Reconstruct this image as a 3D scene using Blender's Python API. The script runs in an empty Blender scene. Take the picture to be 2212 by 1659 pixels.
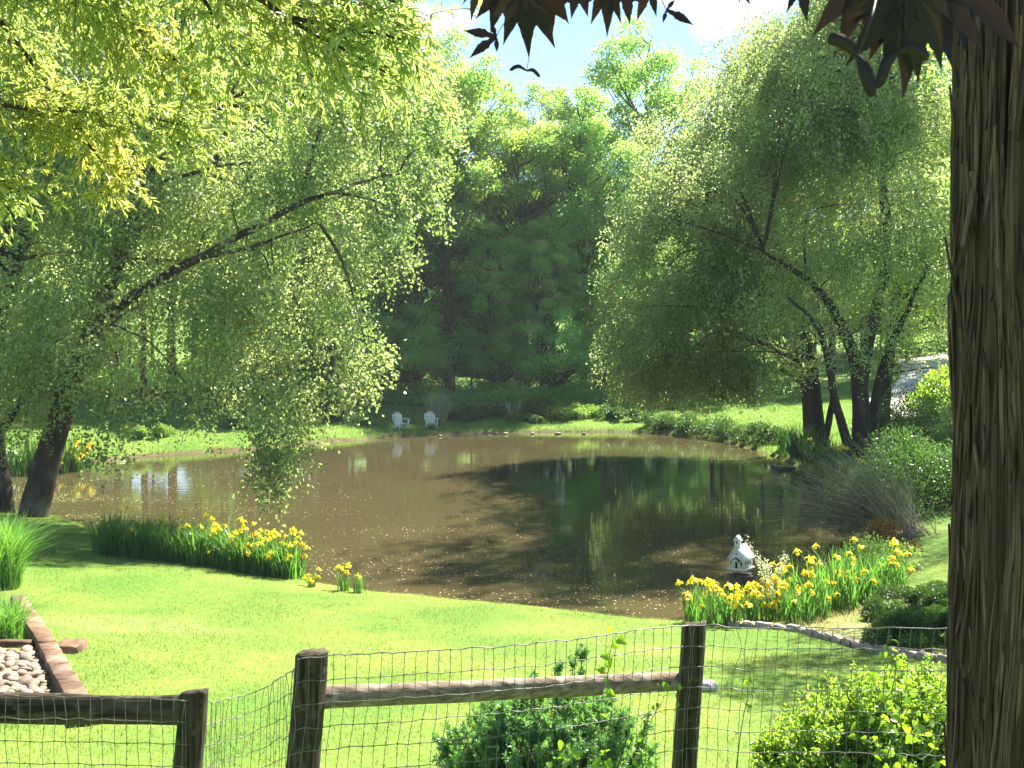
import bpy, bmesh, math
import numpy as np
from mathutils import Vector

scene = bpy.context.scene
COL = scene.collection
R = np.random.default_rng
PI = math.pi

# ------------------------------------------------------------------ camera
F = 1100.0                      # focal length in pixels of a 1024 wide picture
CAM = np.array([0.0, 0.0, 4.5])
TH = math.atan(32.0 / F)
FWD = np.array([0, math.cos(TH), -math.sin(TH)])
UP = np.array([0, math.sin(TH), math.cos(TH)])
RT = np.array([1.0, 0, 0])
K = 1024.0 / 2212.0
cd = bpy.data.cameras.new("camera")
cam = bpy.data.objects.new("camera", cd)
COL.objects.link(cam)
cam.location = CAM
cam.rotation_euler = (PI / 2 - TH, 0, 0)
cd.sensor_width = 36
cd.lens = F / 1024 * 36
cd.clip_start = 0.05
cd.clip_end = 3000
cd.dof.use_dof = True
cd.dof.focus_distance = 16
cd.dof.aperture_fstop = 24.0
scene.camera = cam


def ray(dx, dy):
    return FWD + RT * ((dx * K - 512) / F) + UP * ((384 - dy * K) / F)


def wp(dx, dy, depth):
    return CAM + ray(dx, dy) * depth


# ------------------------------------------------------------------ noise
def _hash(i, j, k):
    h = (i * 374761393 + j * 668265263 + k * 2147483647 + 1274126177) & 0xFFFFFFFF
    h = ((h ^ (h >> 13)) * 1274126177) & 0xFFFFFFFF
    h = ((h ^ (h >> 16)) * 2246822519) & 0xFFFFFFFF
    return ((h ^ (h >> 15)) & 0xFFFFFF) / float(0xFFFFFF)


def noise(x, y, z=0.0):
    x, y, z = np.broadcast_arrays(np.asarray(x, float), np.asarray(y, float), np.asarray(z, float))
    i, j, k = np.floor(x).astype(np.int64), np.floor(y).astype(np.int64), np.floor(z).astype(np.int64)
    u, v, w = x - i, y - j, z - k
    u, v, w = u * u * (3 - 2 * u), v * v * (3 - 2 * v), w * w * (3 - 2 * w)
    r = 0
    for a in (0, 1):
        for b in (0, 1):
            for c in (0, 1):
                r = r + _hash(i + a, j + b, k + c) * (u if a else 1 - u) * (v if b else 1 - v) * (w if c else 1 - w)
    return r


def fbm(x, y, z=0.0, o=3):
    r, a, t = 0, 1.0, 0
    for n in range(o):
        s = 2.0 ** n
        r = r + a * noise(x * s + 7.3 * n, y * s + 3.1 * n, np.asarray(z) * s)
        t += a
        a *= .5
    return r / t


def sstep(a, b, x):
    t = np.clip((x - a) / (b - a), 0, 1)
    return t * t * (3 - 2 * t)


# ------------------------------------------------------------------ pond outline and terrain
SHORE = [(2.9, 18.0), (1.6, 18.4), (0.4, 18.9), (-1.7, 19.8), (-3.6, 21.0), (-6.6, 24.3), (-9.8, 27.0),
         (-11.3, 28.6), (-12.6, 29.9), (-15, 30.4), (-20, 30.5), (-26, 33), (-26, 38), (-21, 40.2), (-17.3, 41.5), (-17.2, 44.6),
         (-15.9, 47), (-12.7, 50), (-9.3, 54.4), (-5.1, 58.8), (-.7, 61), (4.3, 62), (7.3, 61), (9.5, 57.3), (10.9, 52.3),
         (11.2, 44.6), (10.7, 37), (9.0, 29), (7.2, 24.2), (6.0, 21.6), (4.9, 19.6), (4.0, 18.4)]


def catmull(P, n=5, closed=True):
    P = np.asarray(P, float)
    out = []
    N = len(P)
    for i in range(N if closed else N - 1):
        if closed:
            p0, p1, p2, p3 = P[i - 1], P[i], P[(i + 1) % N], P[(i + 2) % N]
        else:
            p0, p1, p2, p3 = P[max(i - 1, 0)], P[i], P[i + 1], P[min(i + 2, N - 1)]
        for t in np.linspace(0, 1, n, endpoint=False):
            out.append(.5 * ((2 * p1) + (p2 - p0) * t + (2 * p0 - 5 * p1 + 4 * p2 - p3) * t * t + (3 * p1 - p0 - 3 * p2 + p3) * t ** 3))
    if not closed:
        out.append(P[-1])
    return np.array(out)


POND = catmull(SHORE, 4)
POND = POND + np.stack([(noise(POND[:, 0] * 1.3, POND[:, 1] * 1.3) - .5) * .35, (noise(POND[:, 0] * 1.3 + 50, POND[:, 1] * 1.3) - .5) * .35], 1)


def sdist(x, y):
    x = np.asarray(x, float); y = np.asarray(y, float)
    shp = x.shape
    X, Y = x.ravel(), y.ravel()
    best = np.full(X.shape, 1e9)
    inside = np.zeros(X.shape, bool)
    n = len(POND)
    for i in range(n):
        ax, ay = POND[i]; bx, by = POND[(i + 1) % n]
        dx, dy = bx - ax, by - ay
        t = np.clip(((X - ax) * dx + (Y - ay) * dy) / (dx * dx + dy * dy), 0, 1)
        best = np.minimum(best, (X - ax - t * dx) ** 2 + (Y - ay - t * dy) ** 2)
        c = (ay > Y) != (by > Y)
        inside ^= c & (X < (bx - ax) * (Y - ay) / (by - ay + 1e-12) + ax)
    d = np.sqrt(best)
    d[inside] *= -1
    return d.reshape(shp)


def hgt(x, y, sd=None):
    x = np.asarray(x, float); y = np.asarray(y, float)
    if sd is None:
        sd = sdist(x, y)
    o = np.maximum(sd, 0)
    z = .13 * sstep(0, .35, o) + 4.0 * (1 - np.exp(-.034 * o)) + (fbm(x * .35, y * .35) - .5) * .16 * sstep(.5, 3, o)
    z = z + 1.6 * sstep(16, 40, x) * sstep(25, 55, y)
    z = z + 9.0 * sstep(88, 170, y)
    z = z + (noise(x * .06, y * .06) - .5) * .8 * sstep(10, 40, o)
    return np.where(sd > 0, z, -.9 * sstep(0, 2.0, -sd) - .03)


_gx = np.arange(-48, 48.01, .2); _gy = np.arange(0, 142.01, .2)
_GX, _GY = np.meshgrid(_gx, _gy)
_GS = sdist(_GX, _GY)
_GH = hgt(_GX, _GY, _GS)


def fast(G, x, y):
    u = np.clip((np.asarray(x, float) + 48) / .2, 0, len(_gx) - 1.001); v = np.clip(np.asarray(y, float) / .2, 0, len(_gy) - 1.001)
    i, j = u.astype(int), v.astype(int); a, b = u - i, v - j
    return G[j, i] * (1 - a) * (1 - b) + G[j, i + 1] * a * (1 - b) + G[j + 1, i] * (1 - a) * b + G[j + 1, i + 1] * a * b


def gz(x, y):
    return float(fast(_GH, x, y))


_T = np.concatenate([np.arange(4, 40, .05), np.arange(40, 140, .1)])


def gp(dx, dy, t0=4.0):
    """point of the terrain under a sight line"""
    P = CAM + np.outer(_T, ray(dx, dy))
    h = fast(_GH, P[:, 0], P[:, 1])
    h = np.maximum(h, 0.0)
    i = np.argmax((P[:, 2] <= h) & (_T >= t0))
    p = P[i].copy(); p[2] = h[i]
    return p


# ------------------------------------------------------------------ mesh building
class MB:
    def __init__(s):
        s.V, s.Fs, s.n = [], [], 0

    def add(s, V, *Fs):
        V = np.asarray(V, float).reshape(-1, 3)
        for f in Fs:
            f = np.asarray(f, np.int64)
            if f.size:
                if f.ndim == 1:
                    f = f[None]
                s.Fs.append(f + s.n)
        s.V.append(V); s.n += len(V)

    def mesh(s, name, smooth=False, origin=None):
        V = np.concatenate(s.V)
        if origin is not None:
            V = V - np.asarray(origin)
        me = bpy.data.meshes.new(name)
        loops = np.concatenate([f.ravel() for f in s.Fs])
        tot = np.concatenate([np.full(len(f), f.shape[1]) for f in s.Fs])
        st = np.concatenate([[0], np.cumsum(tot)[:-1]])
        me.vertices.add(len(V)); me.vertices.foreach_set("co", V.astype(np.float32).ravel())
        me.loops.add(len(loops)); me.loops.foreach_set("vertex_index", loops.astype(np.int32))
        me.polygons.add(len(tot)); me.polygons.foreach_set("loop_start", st.astype(np.int32))
        me.polygons.foreach_set("loop_total", tot.astype(np.int32))
        if smooth:
            me.polygons.foreach_set("use_smooth", np.ones(len(tot), bool))
        me.update(calc_edges=True)
        return me

    def build(s, name, mat, parent=None, smooth=False, origin=None):
        o0 = np.zeros(3)
        if origin is not None:
            o0 = np.asarray(origin, float)
        elif parent is not None:
            o0 = np.array(parent.get("_o", (0, 0, 0)), float)
        me = s.mesh(name, smooth, o0)
        me.materials.append(mat)
        o = bpy.data.objects.new(name, me)
        COL.objects.link(o)
        if parent is not None:
            o.parent = parent
            if parent.type == 'MESH':
                pass
        else:
            o.location = o0
        return o


ORIG = {}


def thing(name, label, cat, loc=(0, 0, 0), group=None):
    o = bpy.data.objects.new(name, None)
    COL.objects.link(o)
    o.location = loc
    o.empty_display_size = .1
    tag(o, label, cat, group)
    return o


def tag(o, label=None, cat=None, group=None, kind=None):
    if label: o["label"] = label
    if cat: o["category"] = cat
    if group: o["group"] = group
    if kind: o["kind"] = kind
    return o


def part(name, mb, mat, parent, smooth=False, world=True):
    """mesh child; verts given in world space when world is set"""
    org = np.zeros(3)
    if world:
        p = parent
        while p is not None:
            org = org + np.array(p.location); p = p.parent
    me = mb.mesh(name, smooth, org)
    me.materials.append(mat)
    o = bpy.data.objects.new(name, me)
    COL.objects.link(o)
    o.parent = parent
    return o


def solo(name, mb, mat, label, cat, group=None, kind=None, smooth=False, origin=None):
    o = mb.build(name, mat, None, smooth, origin)
    return tag(o, label, cat, group, kind)


def dup(root, loc=None, rz=0.0, sc=1.0, label=None, group=None):
    def cp(o, par):
        c = o.copy(); COL.objects.link(c); c.parent = par
        for ch in o.children:
            cp(ch, c)
        return c
    r = cp(root, None)
    if loc is not None: r.location = loc
    r.rotation_euler = (0, 0, rz)
    r.scale = (sc, sc, sc) if np.isscalar(sc) else sc
    if label: r["label"] = label
    if group: r["group"] = group
    return r


def nrm(v):
    v = np.asarray(v, float)
    return v / (np.linalg.norm(v, axis=-1, keepdims=True) + 1e-12)


def tube(mb, P, rad, n=7, cap=True):
    P = np.asarray(P, float); m = len(P)
    rad = np.broadcast_to(np.asarray(rad, float), (m,))
    T = nrm(np.gradient(P, axis=0))
    a = np.array([0, 0, 1.0]) if abs(T[0][2]) < .9 else np.array([1.0, 0, 0])
    U = nrm(np.cross(T[0], a)); Us = []
    for i in range(m):
        U = nrm(U - T[i] * np.dot(U, T[i])); Us.append(U)
    Us = np.array(Us); W = np.cross(T, Us)
    an = np.arange(n) * 2 * PI / n
    V = P[:, None] + rad[:, None, None] * (np.cos(an)[None, :, None] * Us[:, None] + np.sin(an)[None, :, None] * W[:, None])
    i = np.arange(m - 1)[:, None] * n; j = np.arange(n)[None]; j2 = (j + 1) % n
    Q = np.stack([i + j, i + j2, i + n + j2, i + n + j], -1).reshape(-1, 4)
    if cap:
        mb.add(V, Q, np.arange(n)[::-1], np.arange(n) + (m - 1) * n)
    else:
        mb.add(V, Q)


def strips(mb, P, W, wid):
    """many flat blades at once: P (S,M,3) centre lines, W (S,3) side vectors, wid (S,M)"""
    S, M, _ = P.shape
    off = W[:, None] * wid[..., None] * .5
    V = np.stack([P - off, P + off], 2).reshape(S, M * 2, 3)
    b = np.arange(S)[:, None] * (M * 2)
    for k in range(M - 1):
        q = np.stack([b[:, 0] + 2 * k, b[:, 0] + 2 * k + 1, b[:, 0] + 2 * k + 3, b[:, 0] + 2 * k + 2], -1)
        if k == 0:
            Q = q
        else:
            Q = np.concatenate([Q, q])
    mb.add(V.reshape(-1, 3), Q)


def tubes_fast(mb, P, rad):
    """many three sided twigs: P (S,M,3), rad (S,M)"""
    S, M, _ = P.shape
    T = nrm(P[:, -1] - P[:, 0])
    a = np.where(np.abs(T[:, 2:3]) < .9, np.array([[0, 0, 1.0]]), np.array([[1.0, 0, 0]]))
    U = nrm(np.cross(T, a)); W = np.cross(T, U)
    an = np.arange(3) * 2 * PI / 3
    V = P[:, :, None] + rad[:, :, None, None] * (np.cos(an)[None, None, :, None] * U[:, None, None] + np.sin(an)[None, None, :, None] * W[:, None, None])
    b = (np.arange(S) * M * 3)[:, None, None] + (np.arange(M - 1) * 3)[None, :, None]
    j = np.arange(3)[None, None]; j2 = (j + 1) % 3
    Q = np.stack([b + j, b + j2, b + 3 + j2, b + 3 + j], -1).reshape(-1, 4)
    mb.add(V.reshape(-1, 3), Q)


def leaves(mb, P, A, N, L, W):
    """rhombic leaves: base P, axis A, normal N"""
    n = len(P)
    L = np.broadcast_to(np.asarray(L, float), (n,))[:, None]; W = np.broadcast_to(np.asarray(W, float), (n,))[:, None]
    S = nrm(np.cross(A, N))
    V = np.stack([P, P + A * L * .45 - S * W * .5, P + A * L, P + A * L * .45 + S * W * .5], 1).reshape(-1, 3)
    mb.add(V, np.arange(n * 4).reshape(-1, 4))


def leaves6(mb, P, A, N, L, W, fold=.25, droop=.15):
    n = len(P)
    L = np.broadcast_to(np.asarray(L, float), (n,))[:, None]; W = np.broadcast_to(np.asarray(W, float), (n,))[:, None]
    S = nrm(np.cross(A, N)); N2 = np.cross(S, A)
    v = [P, P + A * L * .3 - S * W * .5 + N2 * W * fold, P + A * L * .68 - S * W * .42 + N2 * W * fold - N2 * L * droop * .4,
         P + A * L - N2 * L * droop, P + A * L * .68 + S * W * .42 + N2 * W * fold - N2 * L * droop * .4, P + A * L * .3 + S * W * .5 + N2 * W * fold,
         P + A * L * .5 - N2 * L * droop * .2]
    V = np.stack(v, 1).reshape(-1, 3)
    b = (np.arange(n) * 7)[:, None]
    mb.add(V, np.concatenate([b + np.array([[0, 1, 2, 6]]), b + np.array([[6, 2, 3, 4]]), b + np.array([[0, 6, 4, 5]])]))


def rdir(r, n):
    v = r.normal(size=(n, 3))
    return nrm(v)


# ------------------------------------------------------------------ materials
def newmat(name):
    m = bpy.data.materials.new(name)
    m.use_nodes = True
    nt = m.node_tree; nt.nodes.clear()
    out = nt.nodes.new("ShaderNodeOutputMaterial")
    return m, nt, out


def nd(nt, t, **kw):
    n = nt.nodes.new(t)
    for k, v in kw.items():
        setattr(n, k, v)
    return n


def leafmat(name, c1, c2, tc, trans=.5, rough=.45, spec=.35, patch=None, pscale=.5):
    m, nt, out = newmat(name)
    g = nd(nt, "ShaderNodeNewGeometry")
    mx = nd(nt, "ShaderNodeMix", data_type='RGBA')
    mx.inputs[6].default_value = (*c1, 1); mx.inputs[7].default_value = (*c2, 1)
    nt.links.new(g.outputs["Random Per Island"], mx.inputs[0])
    col = mx.outputs[2]
    if patch:
        tcn = nd(nt, "ShaderNodeTexCoord")
        nz = nd(nt, "ShaderNodeTexNoise"); nz.inputs["Scale"].default_value = pscale; nz.inputs["Detail"].default_value = 3
        nt.links.new(tcn.outputs["Object"], nz.inputs["Vector"])
        mr = nd(nt, "ShaderNodeMapRange"); mr.inputs[1].default_value = .42; mr.inputs[2].default_value = .62
        nt.links.new(nz.outputs["Fac"], mr.inputs[0])
        m2 = nd(nt, "ShaderNodeMix", data_type='RGBA')
        nt.links.new(mr.outputs[0], m2.inputs[0]); nt.links.new(col, m2.inputs[6]); m2.inputs[7].default_value = (*patch, 1)
        col = m2.outputs[2]
    p = nd(nt, "ShaderNodeBsdfPrincipled")
    p.inputs["Roughness"].default_value = rough; p.inputs["Specular IOR Level"].default_value = spec
    nt.links.new(col, p.inputs["Base Color"])
    t = nd(nt, "ShaderNodeBsdfTranslucent")
    m3 = nd(nt, "ShaderNodeMix", data_type='RGBA', blend_type='MULTIPLY'); m3.inputs[0].default_value = 1
    nt.links.new(col, m3.inputs[6]); m3.inputs[7].default_value = (*tc, 1)
    nt.links.new(m3.outputs[2], t.inputs["Color"])
    ms = nd(nt, "ShaderNodeMixShader"); ms.inputs[0].default_value = trans
    nt.links.new(p.outputs[0], ms.inputs[1]); nt.links.new(t.outputs[0], ms.inputs[2])
    nt.links.new(ms.outputs[0], out.inputs[0])
    return m


def solid(name, c1, c2=None, scale=8.0, stretch=(1, 1, 1), rough=.8, spec=.3, bump=.0, bscale=None, detail=6, ramp=(.35, .65), spots=None):
    m, nt, out = newmat(name)
    p = nd(nt, "ShaderNodeBsdfPrincipled")
    p.inputs["Roughness"].default_value = rough; p.inputs["Specular IOR Level"].default_value = spec
    nt.links.new(p.outputs[0], out.inputs[0])
    if c2 is None:
        c2 = tuple(x * .85 for x in c1)
    tcn = nd(nt, "ShaderNodeTexCoord")
    mp = nd(nt, "ShaderNodeMapping"); mp.inputs["Scale"].default_value = stretch
    nt.links.new(tcn.outputs["Object"], mp.inputs[0])
    nz = nd(nt, "ShaderNodeTexNoise"); nz.inputs["Scale"].default_value = scale; nz.inputs["Detail"].default_value = detail
    nt.links.new(mp.outputs[0], nz.inputs["Vector"])
    mr = nd(nt, "ShaderNodeMapRange"); mr.inputs[1].default_value = ramp[0]; mr.inputs[2].default_value = ramp[1]
    nt.links.new(nz.outputs["Fac"], mr.inputs[0])
    mx = nd(nt, "ShaderNodeMix", data_type='RGBA')
    mx.inputs[6].default_value = (*c1, 1); mx.inputs[7].default_value = (*c2, 1)
    nt.links.new(mr.outputs[0], mx.inputs[0])
    col = mx.outputs[2]
    if spots:
        n2 = nd(nt, "ShaderNodeTexNoise"); n2.inputs["Scale"].default_value = scale * .35; n2.inputs["Detail"].default_value = 4
        nt.links.new(tcn.outputs["Object"], n2.inputs["Vector"])
        r2 = nd(nt, "ShaderNodeMapRange"); r2.inputs[1].default_value = .52; r2.inputs[2].default_value = .66
        nt.links.new(n2.outputs["Fac"], r2.inputs[0])
        m2 = nd(nt, "ShaderNodeMix", data_type='RGBA'); m2.inputs[7].default_value = (*spots, 1)
        nt.links.new(r2.outputs[0], m2.inputs[0]); nt.links.new(col, m2.inputs[6]); col = m2.outputs[2]
    nt.links.new(col, p.inputs["Base Color"])
    if bump:
        b = nd(nt, "ShaderNodeBump"); b.inputs["Strength"].default_value = 1.0; b.inputs["Distance"].default_value = bump
        if bscale:
            nb = nd(nt, "ShaderNodeTexNoise"); nb.inputs["Scale"].default_value = bscale; nb.inputs["Detail"].default_value = 6
            nt.links.new(mp.outputs[0], nb.inputs["Vector"]); nt.links.new(nb.outputs["Fac"], b.inputs["Height"])
        else:
            nt.links.new(nz.outputs["Fac"], b.inputs["Height"])
        nt.links.new(b.outputs[0], p.inputs["Normal"])
    return m


M = {}
M['birch'] = leafmat('birch_leaf', (.24, .305, .14), (.37, .45, .23), (1.6, 1.6, 1.0), .58, .33, .6, (.16, .25, .09), .35)
M['birch2'] = leafmat('birch_leaf_far', (.27, .34, .17), (.37, .45, .23), (1.6, 1.6, 1.0), .58, .38, .55, (.17, .25, .11), .3)
M['oak'] = leafmat('oak_leaf', (.20, .285, .10), (.28, .37, .14), (1.7, 1.6, 1.0), .6, .4, .4, (.31, .345, .10), 1.1)
M['wood1'] = leafmat('woodland_leaf', (.20, .34, .13), (.30, .44, .17), (1.8, 1.8, .95), .64, .42, .4, (.13, .23, .09), .25)
M['wood2'] = leafmat('woodland_leaf_light', (.21, .31, .10), (.30, .40, .13), (1.9, 1.8, .85), .62, .42, .4, (.17, .28, .09), .25)
M['wood3'] = leafmat('woodland_leaf_dark', (.17, .33, .13), (.26, .43, .17), (1.8, 1.9, .95), .64, .42, .4)
M['hemlock'] = leafmat('hemlock_needle', (.04, .06, .022), (.075, .085, .03), (1.3, 1.4, .6), .35)
M['yew'] = leafmat('yew_needle', (.05, .13, .055), (.11, .22, .08), (1.5, 1.8, .8), .42, .4, .5, (.17, .29, .09), 6.0)
M['privet'] = leafmat('privet_leaf', (.17, .29, .045), (.28, .41, .07), (1.6, 1.6, .7), .55, .35, .45)
M['vine'] = leafmat('vine_leaf', (.13, .24, .03), (.22, .33, .05), (1.7, 1.8, .5), .55, .35, .4)
M['shrub'] = leafmat('shrub_leaf', (.045, .09, .035), (.085, .145, .05), (1.4, 1.7, .6), .45, .4, .45)
M['shrub_lt'] = leafmat('light_shrub_leaf', (.14, .22, .07), (.22, .31, .10), (1.4, 1.6, .7), .5, .4, .45)
M['juniper'] = leafmat('juniper_leaf', (.05, .10, .03), (.09, .15, .035), (1.3, 1.6, .6), .4)
M['heath'] = leafmat('heath_leaf', (.04, .085, .025), (.075, .12, .035), (1.3, 1.6, .6), .35)
M['blade'] = leafmat('iris_leaf', (.05, .13, .04), (.11, .205, .06), (1.45, 1.7, .7), .5, .35, .5)
M['rush'] = leafmat('shore_leaf', (.022, .06, .02), (.055, .11, .03), (1.4, 1.7, .6), .42, .35, .5)
M['tall_grass'] = leafmat('tall_grass_blade', (.09, .22, .055), (.19, .32, .10), (1.4, 1.6, .65), .5, .4, .4)
M['pale_grass'] = leafmat('pale_grass_blade', (.25, .30, .2), (.35, .38, .28), (1.1, 1.2, .9), .4)
M['lawn'] = leafmat('lawn_blade', (.075, .13, .03), (.205, .235, .082), (1.5, 1.4, .95), .5, .5, .3, (.235, .25, .085), 1.0)
M['lawn_far'] = leafmat('far_lawn_blade', (.08, .165, .03), (.15, .245, .05), (1.6, 1.6, .8), .5, .5, .3)
M['petal'] = leafmat('iris_petal', (.80, .62, .02), (.86, .72, .05), (1.05, 1.0, .5), .4, .5, .3)
M['white_petal'] = leafmat('pale_petal', (.6, .6, .4), (.75, .75, .5), (1, 1, .8), .35)
M['lavender'] = leafmat('lavender_spike', (.32, .30, .38), (.5, .48, .52), (1, 1, 1), .3)
M['azalea'] = leafmat('rust_leaf', (.14, .085, .025), (.22, .13, .035), (1.2, 1.1, .6), .4)
M['maple'] = leafmat('maple_leaf', (.016, .013, .012), (.03, .02, .017), (1.5, 1.0, .6), .12, .6, .2)
M['samara'] = leafmat('samara_wing', (.02, .014, .012), (.04, .022, .018), (2.2, 1.0, .7), .2, .5, .3)
M['straw'] = leafmat('dry_grass', (.35, .30, .12), (.45, .40, .18), (1, 1, .7), .4)
M['fleck'] = solid('floating_fleck', (.62, .50, .28), (.45, .36, .2), 3, rough=.8)
M['bark'] = solid('tree_bark', (.075, .058, .042), (.03, .024, .018), 5, (1, 1, .35), .9, .2, .03, spots=(.12, .11, .09))
M['bark_dark'] = solid('dark_bark', (.05, .042, .033), (.022, .018, .014), 4, (1, 1, .3), .9, .2, .02)
M['bark_grey'] = solid('grey_bark', (.11, .095, .08), (.05, .043, .036), 4, (1, 1, .3), .9, .2, .02)
M['twig'] = solid('grey_twig', (.30, .26, .2), (.2, .17, .12), 5, rough=.8)
M['post'] = solid('weathered_post', (.072, .056, .036), (.016, .012, .008), 55, (1, 1, .05), .9, .2, .006, ramp=(.36, .62), spots=(.075, .066, .042))
M['post_h'] = solid('weathered_board', (.072, .056, .036), (.016, .012, .008), 55, (.05, 1, 1), .9, .2, .006, ramp=(.36, .62), spots=(.075, .066, .042))
M['rail'] = solid('weathered_rail', (.26, .205, .15), (.09, .066, .045), 42, (.06, 1, 1), .85, .2, .006, ramp=(.3, .66), spots=(.30, .25, .19))
M['wire'] = solid('galvanised_wire', (.17, .165, .135), (.08, .078, .062), 30, rough=.45, spec=.5)
M['timber'] = solid('old_timber', (.165, .10, .065), (.085, .05, .034), 9, (1, 1, 1), .9, .2, .006, spots=(.25, .17, .12))
M['stone'] = solid('river_stone', (.33, .27, .21), (.20, .165, .13), 6, rough=.75, bump=.004)
M['block'] = solid('edging_stone', (.44, .37, .32), (.28, .235, .2), 14, rough=.9, bump=.006, spots=(.42, .37, .32))
M['pillar'] = solid('pillar_stone', (.10, .085, .065), (.045, .04, .03), 10, rough=.85, bump=.01)
M['white'] = solid('white_paint', (.70, .71, .66), (.56, .58, .52), 6, rough=.5, spec=.4)
M['white_roof'] = solid('pale_roof', (.72, .80, .74), (.62, .72, .66), 8, rough=.6)
M['grey_roof'] = solid('grey_porch_roof', (.09, .11, .10), (.06, .07, .065), 8, rough=.6)
M['dark'] = solid('dark_opening', (.012, .012, .01), (.008, .008, .007), 4, rough=.6)
M['drive'] = solid('pale_gravel', (.62, .56, .52), (.5, .45, .42), 3, rough=.9, bump=.01)


def vary(m, lo, hi):
    nt = m.node_tree
    p = [n for n in nt.nodes if n.type == 'BSDF_PRINCIPLED'][0]
    src = p.inputs["Base Color"].links[0].from_socket
    oi = nd(nt, "ShaderNodeObjectInfo"); mx = nd(nt, "ShaderNodeMix", data_type='RGBA'); mu = nd(nt, "ShaderNodeMix", data_type='RGBA', blend_type='MULTIPLY')
    mx.inputs[6].default_value = (*lo, 1); mx.inputs[7].default_value = (*hi, 1); mu.inputs[0].default_value = 1
    nt.links.new(oi.outputs["Random"], mx.inputs[0]); nt.links.new(src, mu.inputs[6]); nt.links.new(mx.outputs[2], mu.inputs[7]); nt.links.new(mu.outputs[2], p.inputs["Base Color"])


vary(M['stone'], (.55, .5, .48), (1.15, 1.05, .95))
vary(M['block'], (.75, .72, .7), (1.1, 1.05, 1.02))
vary(M['timber'], (.7, .7, .7), (1.15, 1.1, 1.05))


def shade_smooth(o):
    o.data.polygons.foreach_set("use_smooth", np.ones(len(o.data.polygons), bool))


# ------------------------------------------------------------------ world, sun, view
SUN_AZ, SUN_EL = math.radians(37), math.radians(47)
w = bpy.data.worlds.new("World"); scene.world = w
w.use_nodes = True
nt = w.node_tree; nt.nodes.clear()
out = nt.nodes.new("ShaderNodeOutputWorld")
bg = nt.nodes.new("ShaderNodeBackground"); bg.inputs[1].default_value = .05
sky = nt.nodes.new("ShaderNodeTexSky"); sky.sky_type = 'NISHITA'; sky.sun_disc = False
sky.sun_elevation = SUN_EL; sky.sun_rotation = SUN_AZ; sky.altitude = 100; sky.dust_density = 0.0; sky.ozone_density = 3.0
tc = nt.nodes.new("ShaderNodeTexCoord")


def cloudblob(direction, r0, amount):
    d = nt.nodes.new("ShaderNodeVectorMath"); d.operation = 'SUBTRACT'
    nt.links.new(tc.outputs["Generated"], d.inputs[0]); d.inputs[1].default_value = direction
    s = nt.nodes.new("ShaderNodeVectorMath"); s.operation = 'MULTIPLY'; s.inputs[1].default_value = (1, 1, 2.6)
    nt.links.new(d.outputs[0], s.inputs[0])
    l = nt.nodes.new("ShaderNodeVectorMath"); l.operation = 'LENGTH'
    nt.links.new(s.outputs[0], l.inputs[0])
    m = nt.nodes.new("ShaderNodeMapRange"); m.inputs[1].default_value = r0; m.inputs[2].default_value = 0
    m.inputs[3].default_value = 0; m.inputs[4].default_value = amount
    nt.links.new(l.outputs["Value"], m.inputs[0])
    return m.outputs[0]


nz = nt.nodes.new("ShaderNodeTexNoise"); nz.inputs["Scale"].default_value = 7; nz.inputs["Detail"].default_value = 9; nz.inputs["Roughness"].default_value = .55
mp = nt.nodes.new("ShaderNodeMapping"); mp.inputs["Scale"].default_value = (1, 1, 2.4)
nt.links.new(tc.outputs["Generated"], mp.inputs[0]); nt.links.new(mp.outputs[0], nz.inputs["Vector"])
acc = None
for dxy, r0, a in (((1590, -10), .11, .5), ((1990, 330), .13, .45), ((1225, 275), .035, .45), ((955, 40), .04, .45), ((700, 260), .12, .3)):
    dv = nrm(ray(*dxy))
    b = cloudblob(tuple(dv), r0, a)
    if acc is None:
        acc = b
    else:
        ad = nt.nodes.new("ShaderNodeMath"); ad.operation = 'MAXIMUM'
        nt.links.new(acc, ad.inputs[0]); nt.links.new(b, ad.inputs[1]); acc = ad.outputs[0]
ad = nt.nodes.new("ShaderNodeMath"); ad.operation = 'ADD'
nt.links.new(acc, ad.inputs[0]); nt.links.new(nz.outputs["Fac"], ad.inputs[1])
mr = nt.nodes.new("ShaderNodeMapRange"); mr.inputs[1].default_value = .66; mr.inputs[2].default_value = .84
nt.links.new(ad.outputs[0], mr.inputs[0])
mx = nt.nodes.new("ShaderNodeMix"); mx.data_type = 'RGBA'
nt.links.new(mr.outputs[0], mx.inputs[0]); nt.links.new(sky.outputs[0], mx.inputs[6]); mx.inputs[7].default_value = (6.6, 6.4, 6.6, 1)
nt.links.new(mx.outputs[2], bg.inputs[0]); nt.links.new(bg.outputs[0], out.inputs[0])

sl = bpy.data.lights.new("sun", 'SUN'); sl.energy = 5.0; sl.angle = math.radians(.53); sl.color = (1, .94, .82)
so = bpy.data.objects.new("sun", sl); COL.objects.link(so)
sdir = np.array([math.sin(SUN_AZ) * math.cos(SUN_EL), math.cos(SUN_AZ) * math.cos(SUN_EL), math.sin(SUN_EL)])
so.rotation_euler = Vector(-sdir).to_track_quat('-Z', 'Y').to_euler()
so.location = (30, 50, 60)
scene.view_settings.view_transform = 'Standard'
scene.view_settings.look = 'None'
scene.view_settings.exposure = 2.36
scene.view_settings.gamma = 1
scene.cycles.max_bounces = 10
scene.cycles.diffuse_bounces = 8
scene.cycles.glossy_bounces = 3
scene.cycles.transmission_bounces = 5
scene.cycles.caustics_reflective = False
scene.cycles.caustics_refractive = False
scene.cycles.use_denoising = True

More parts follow.
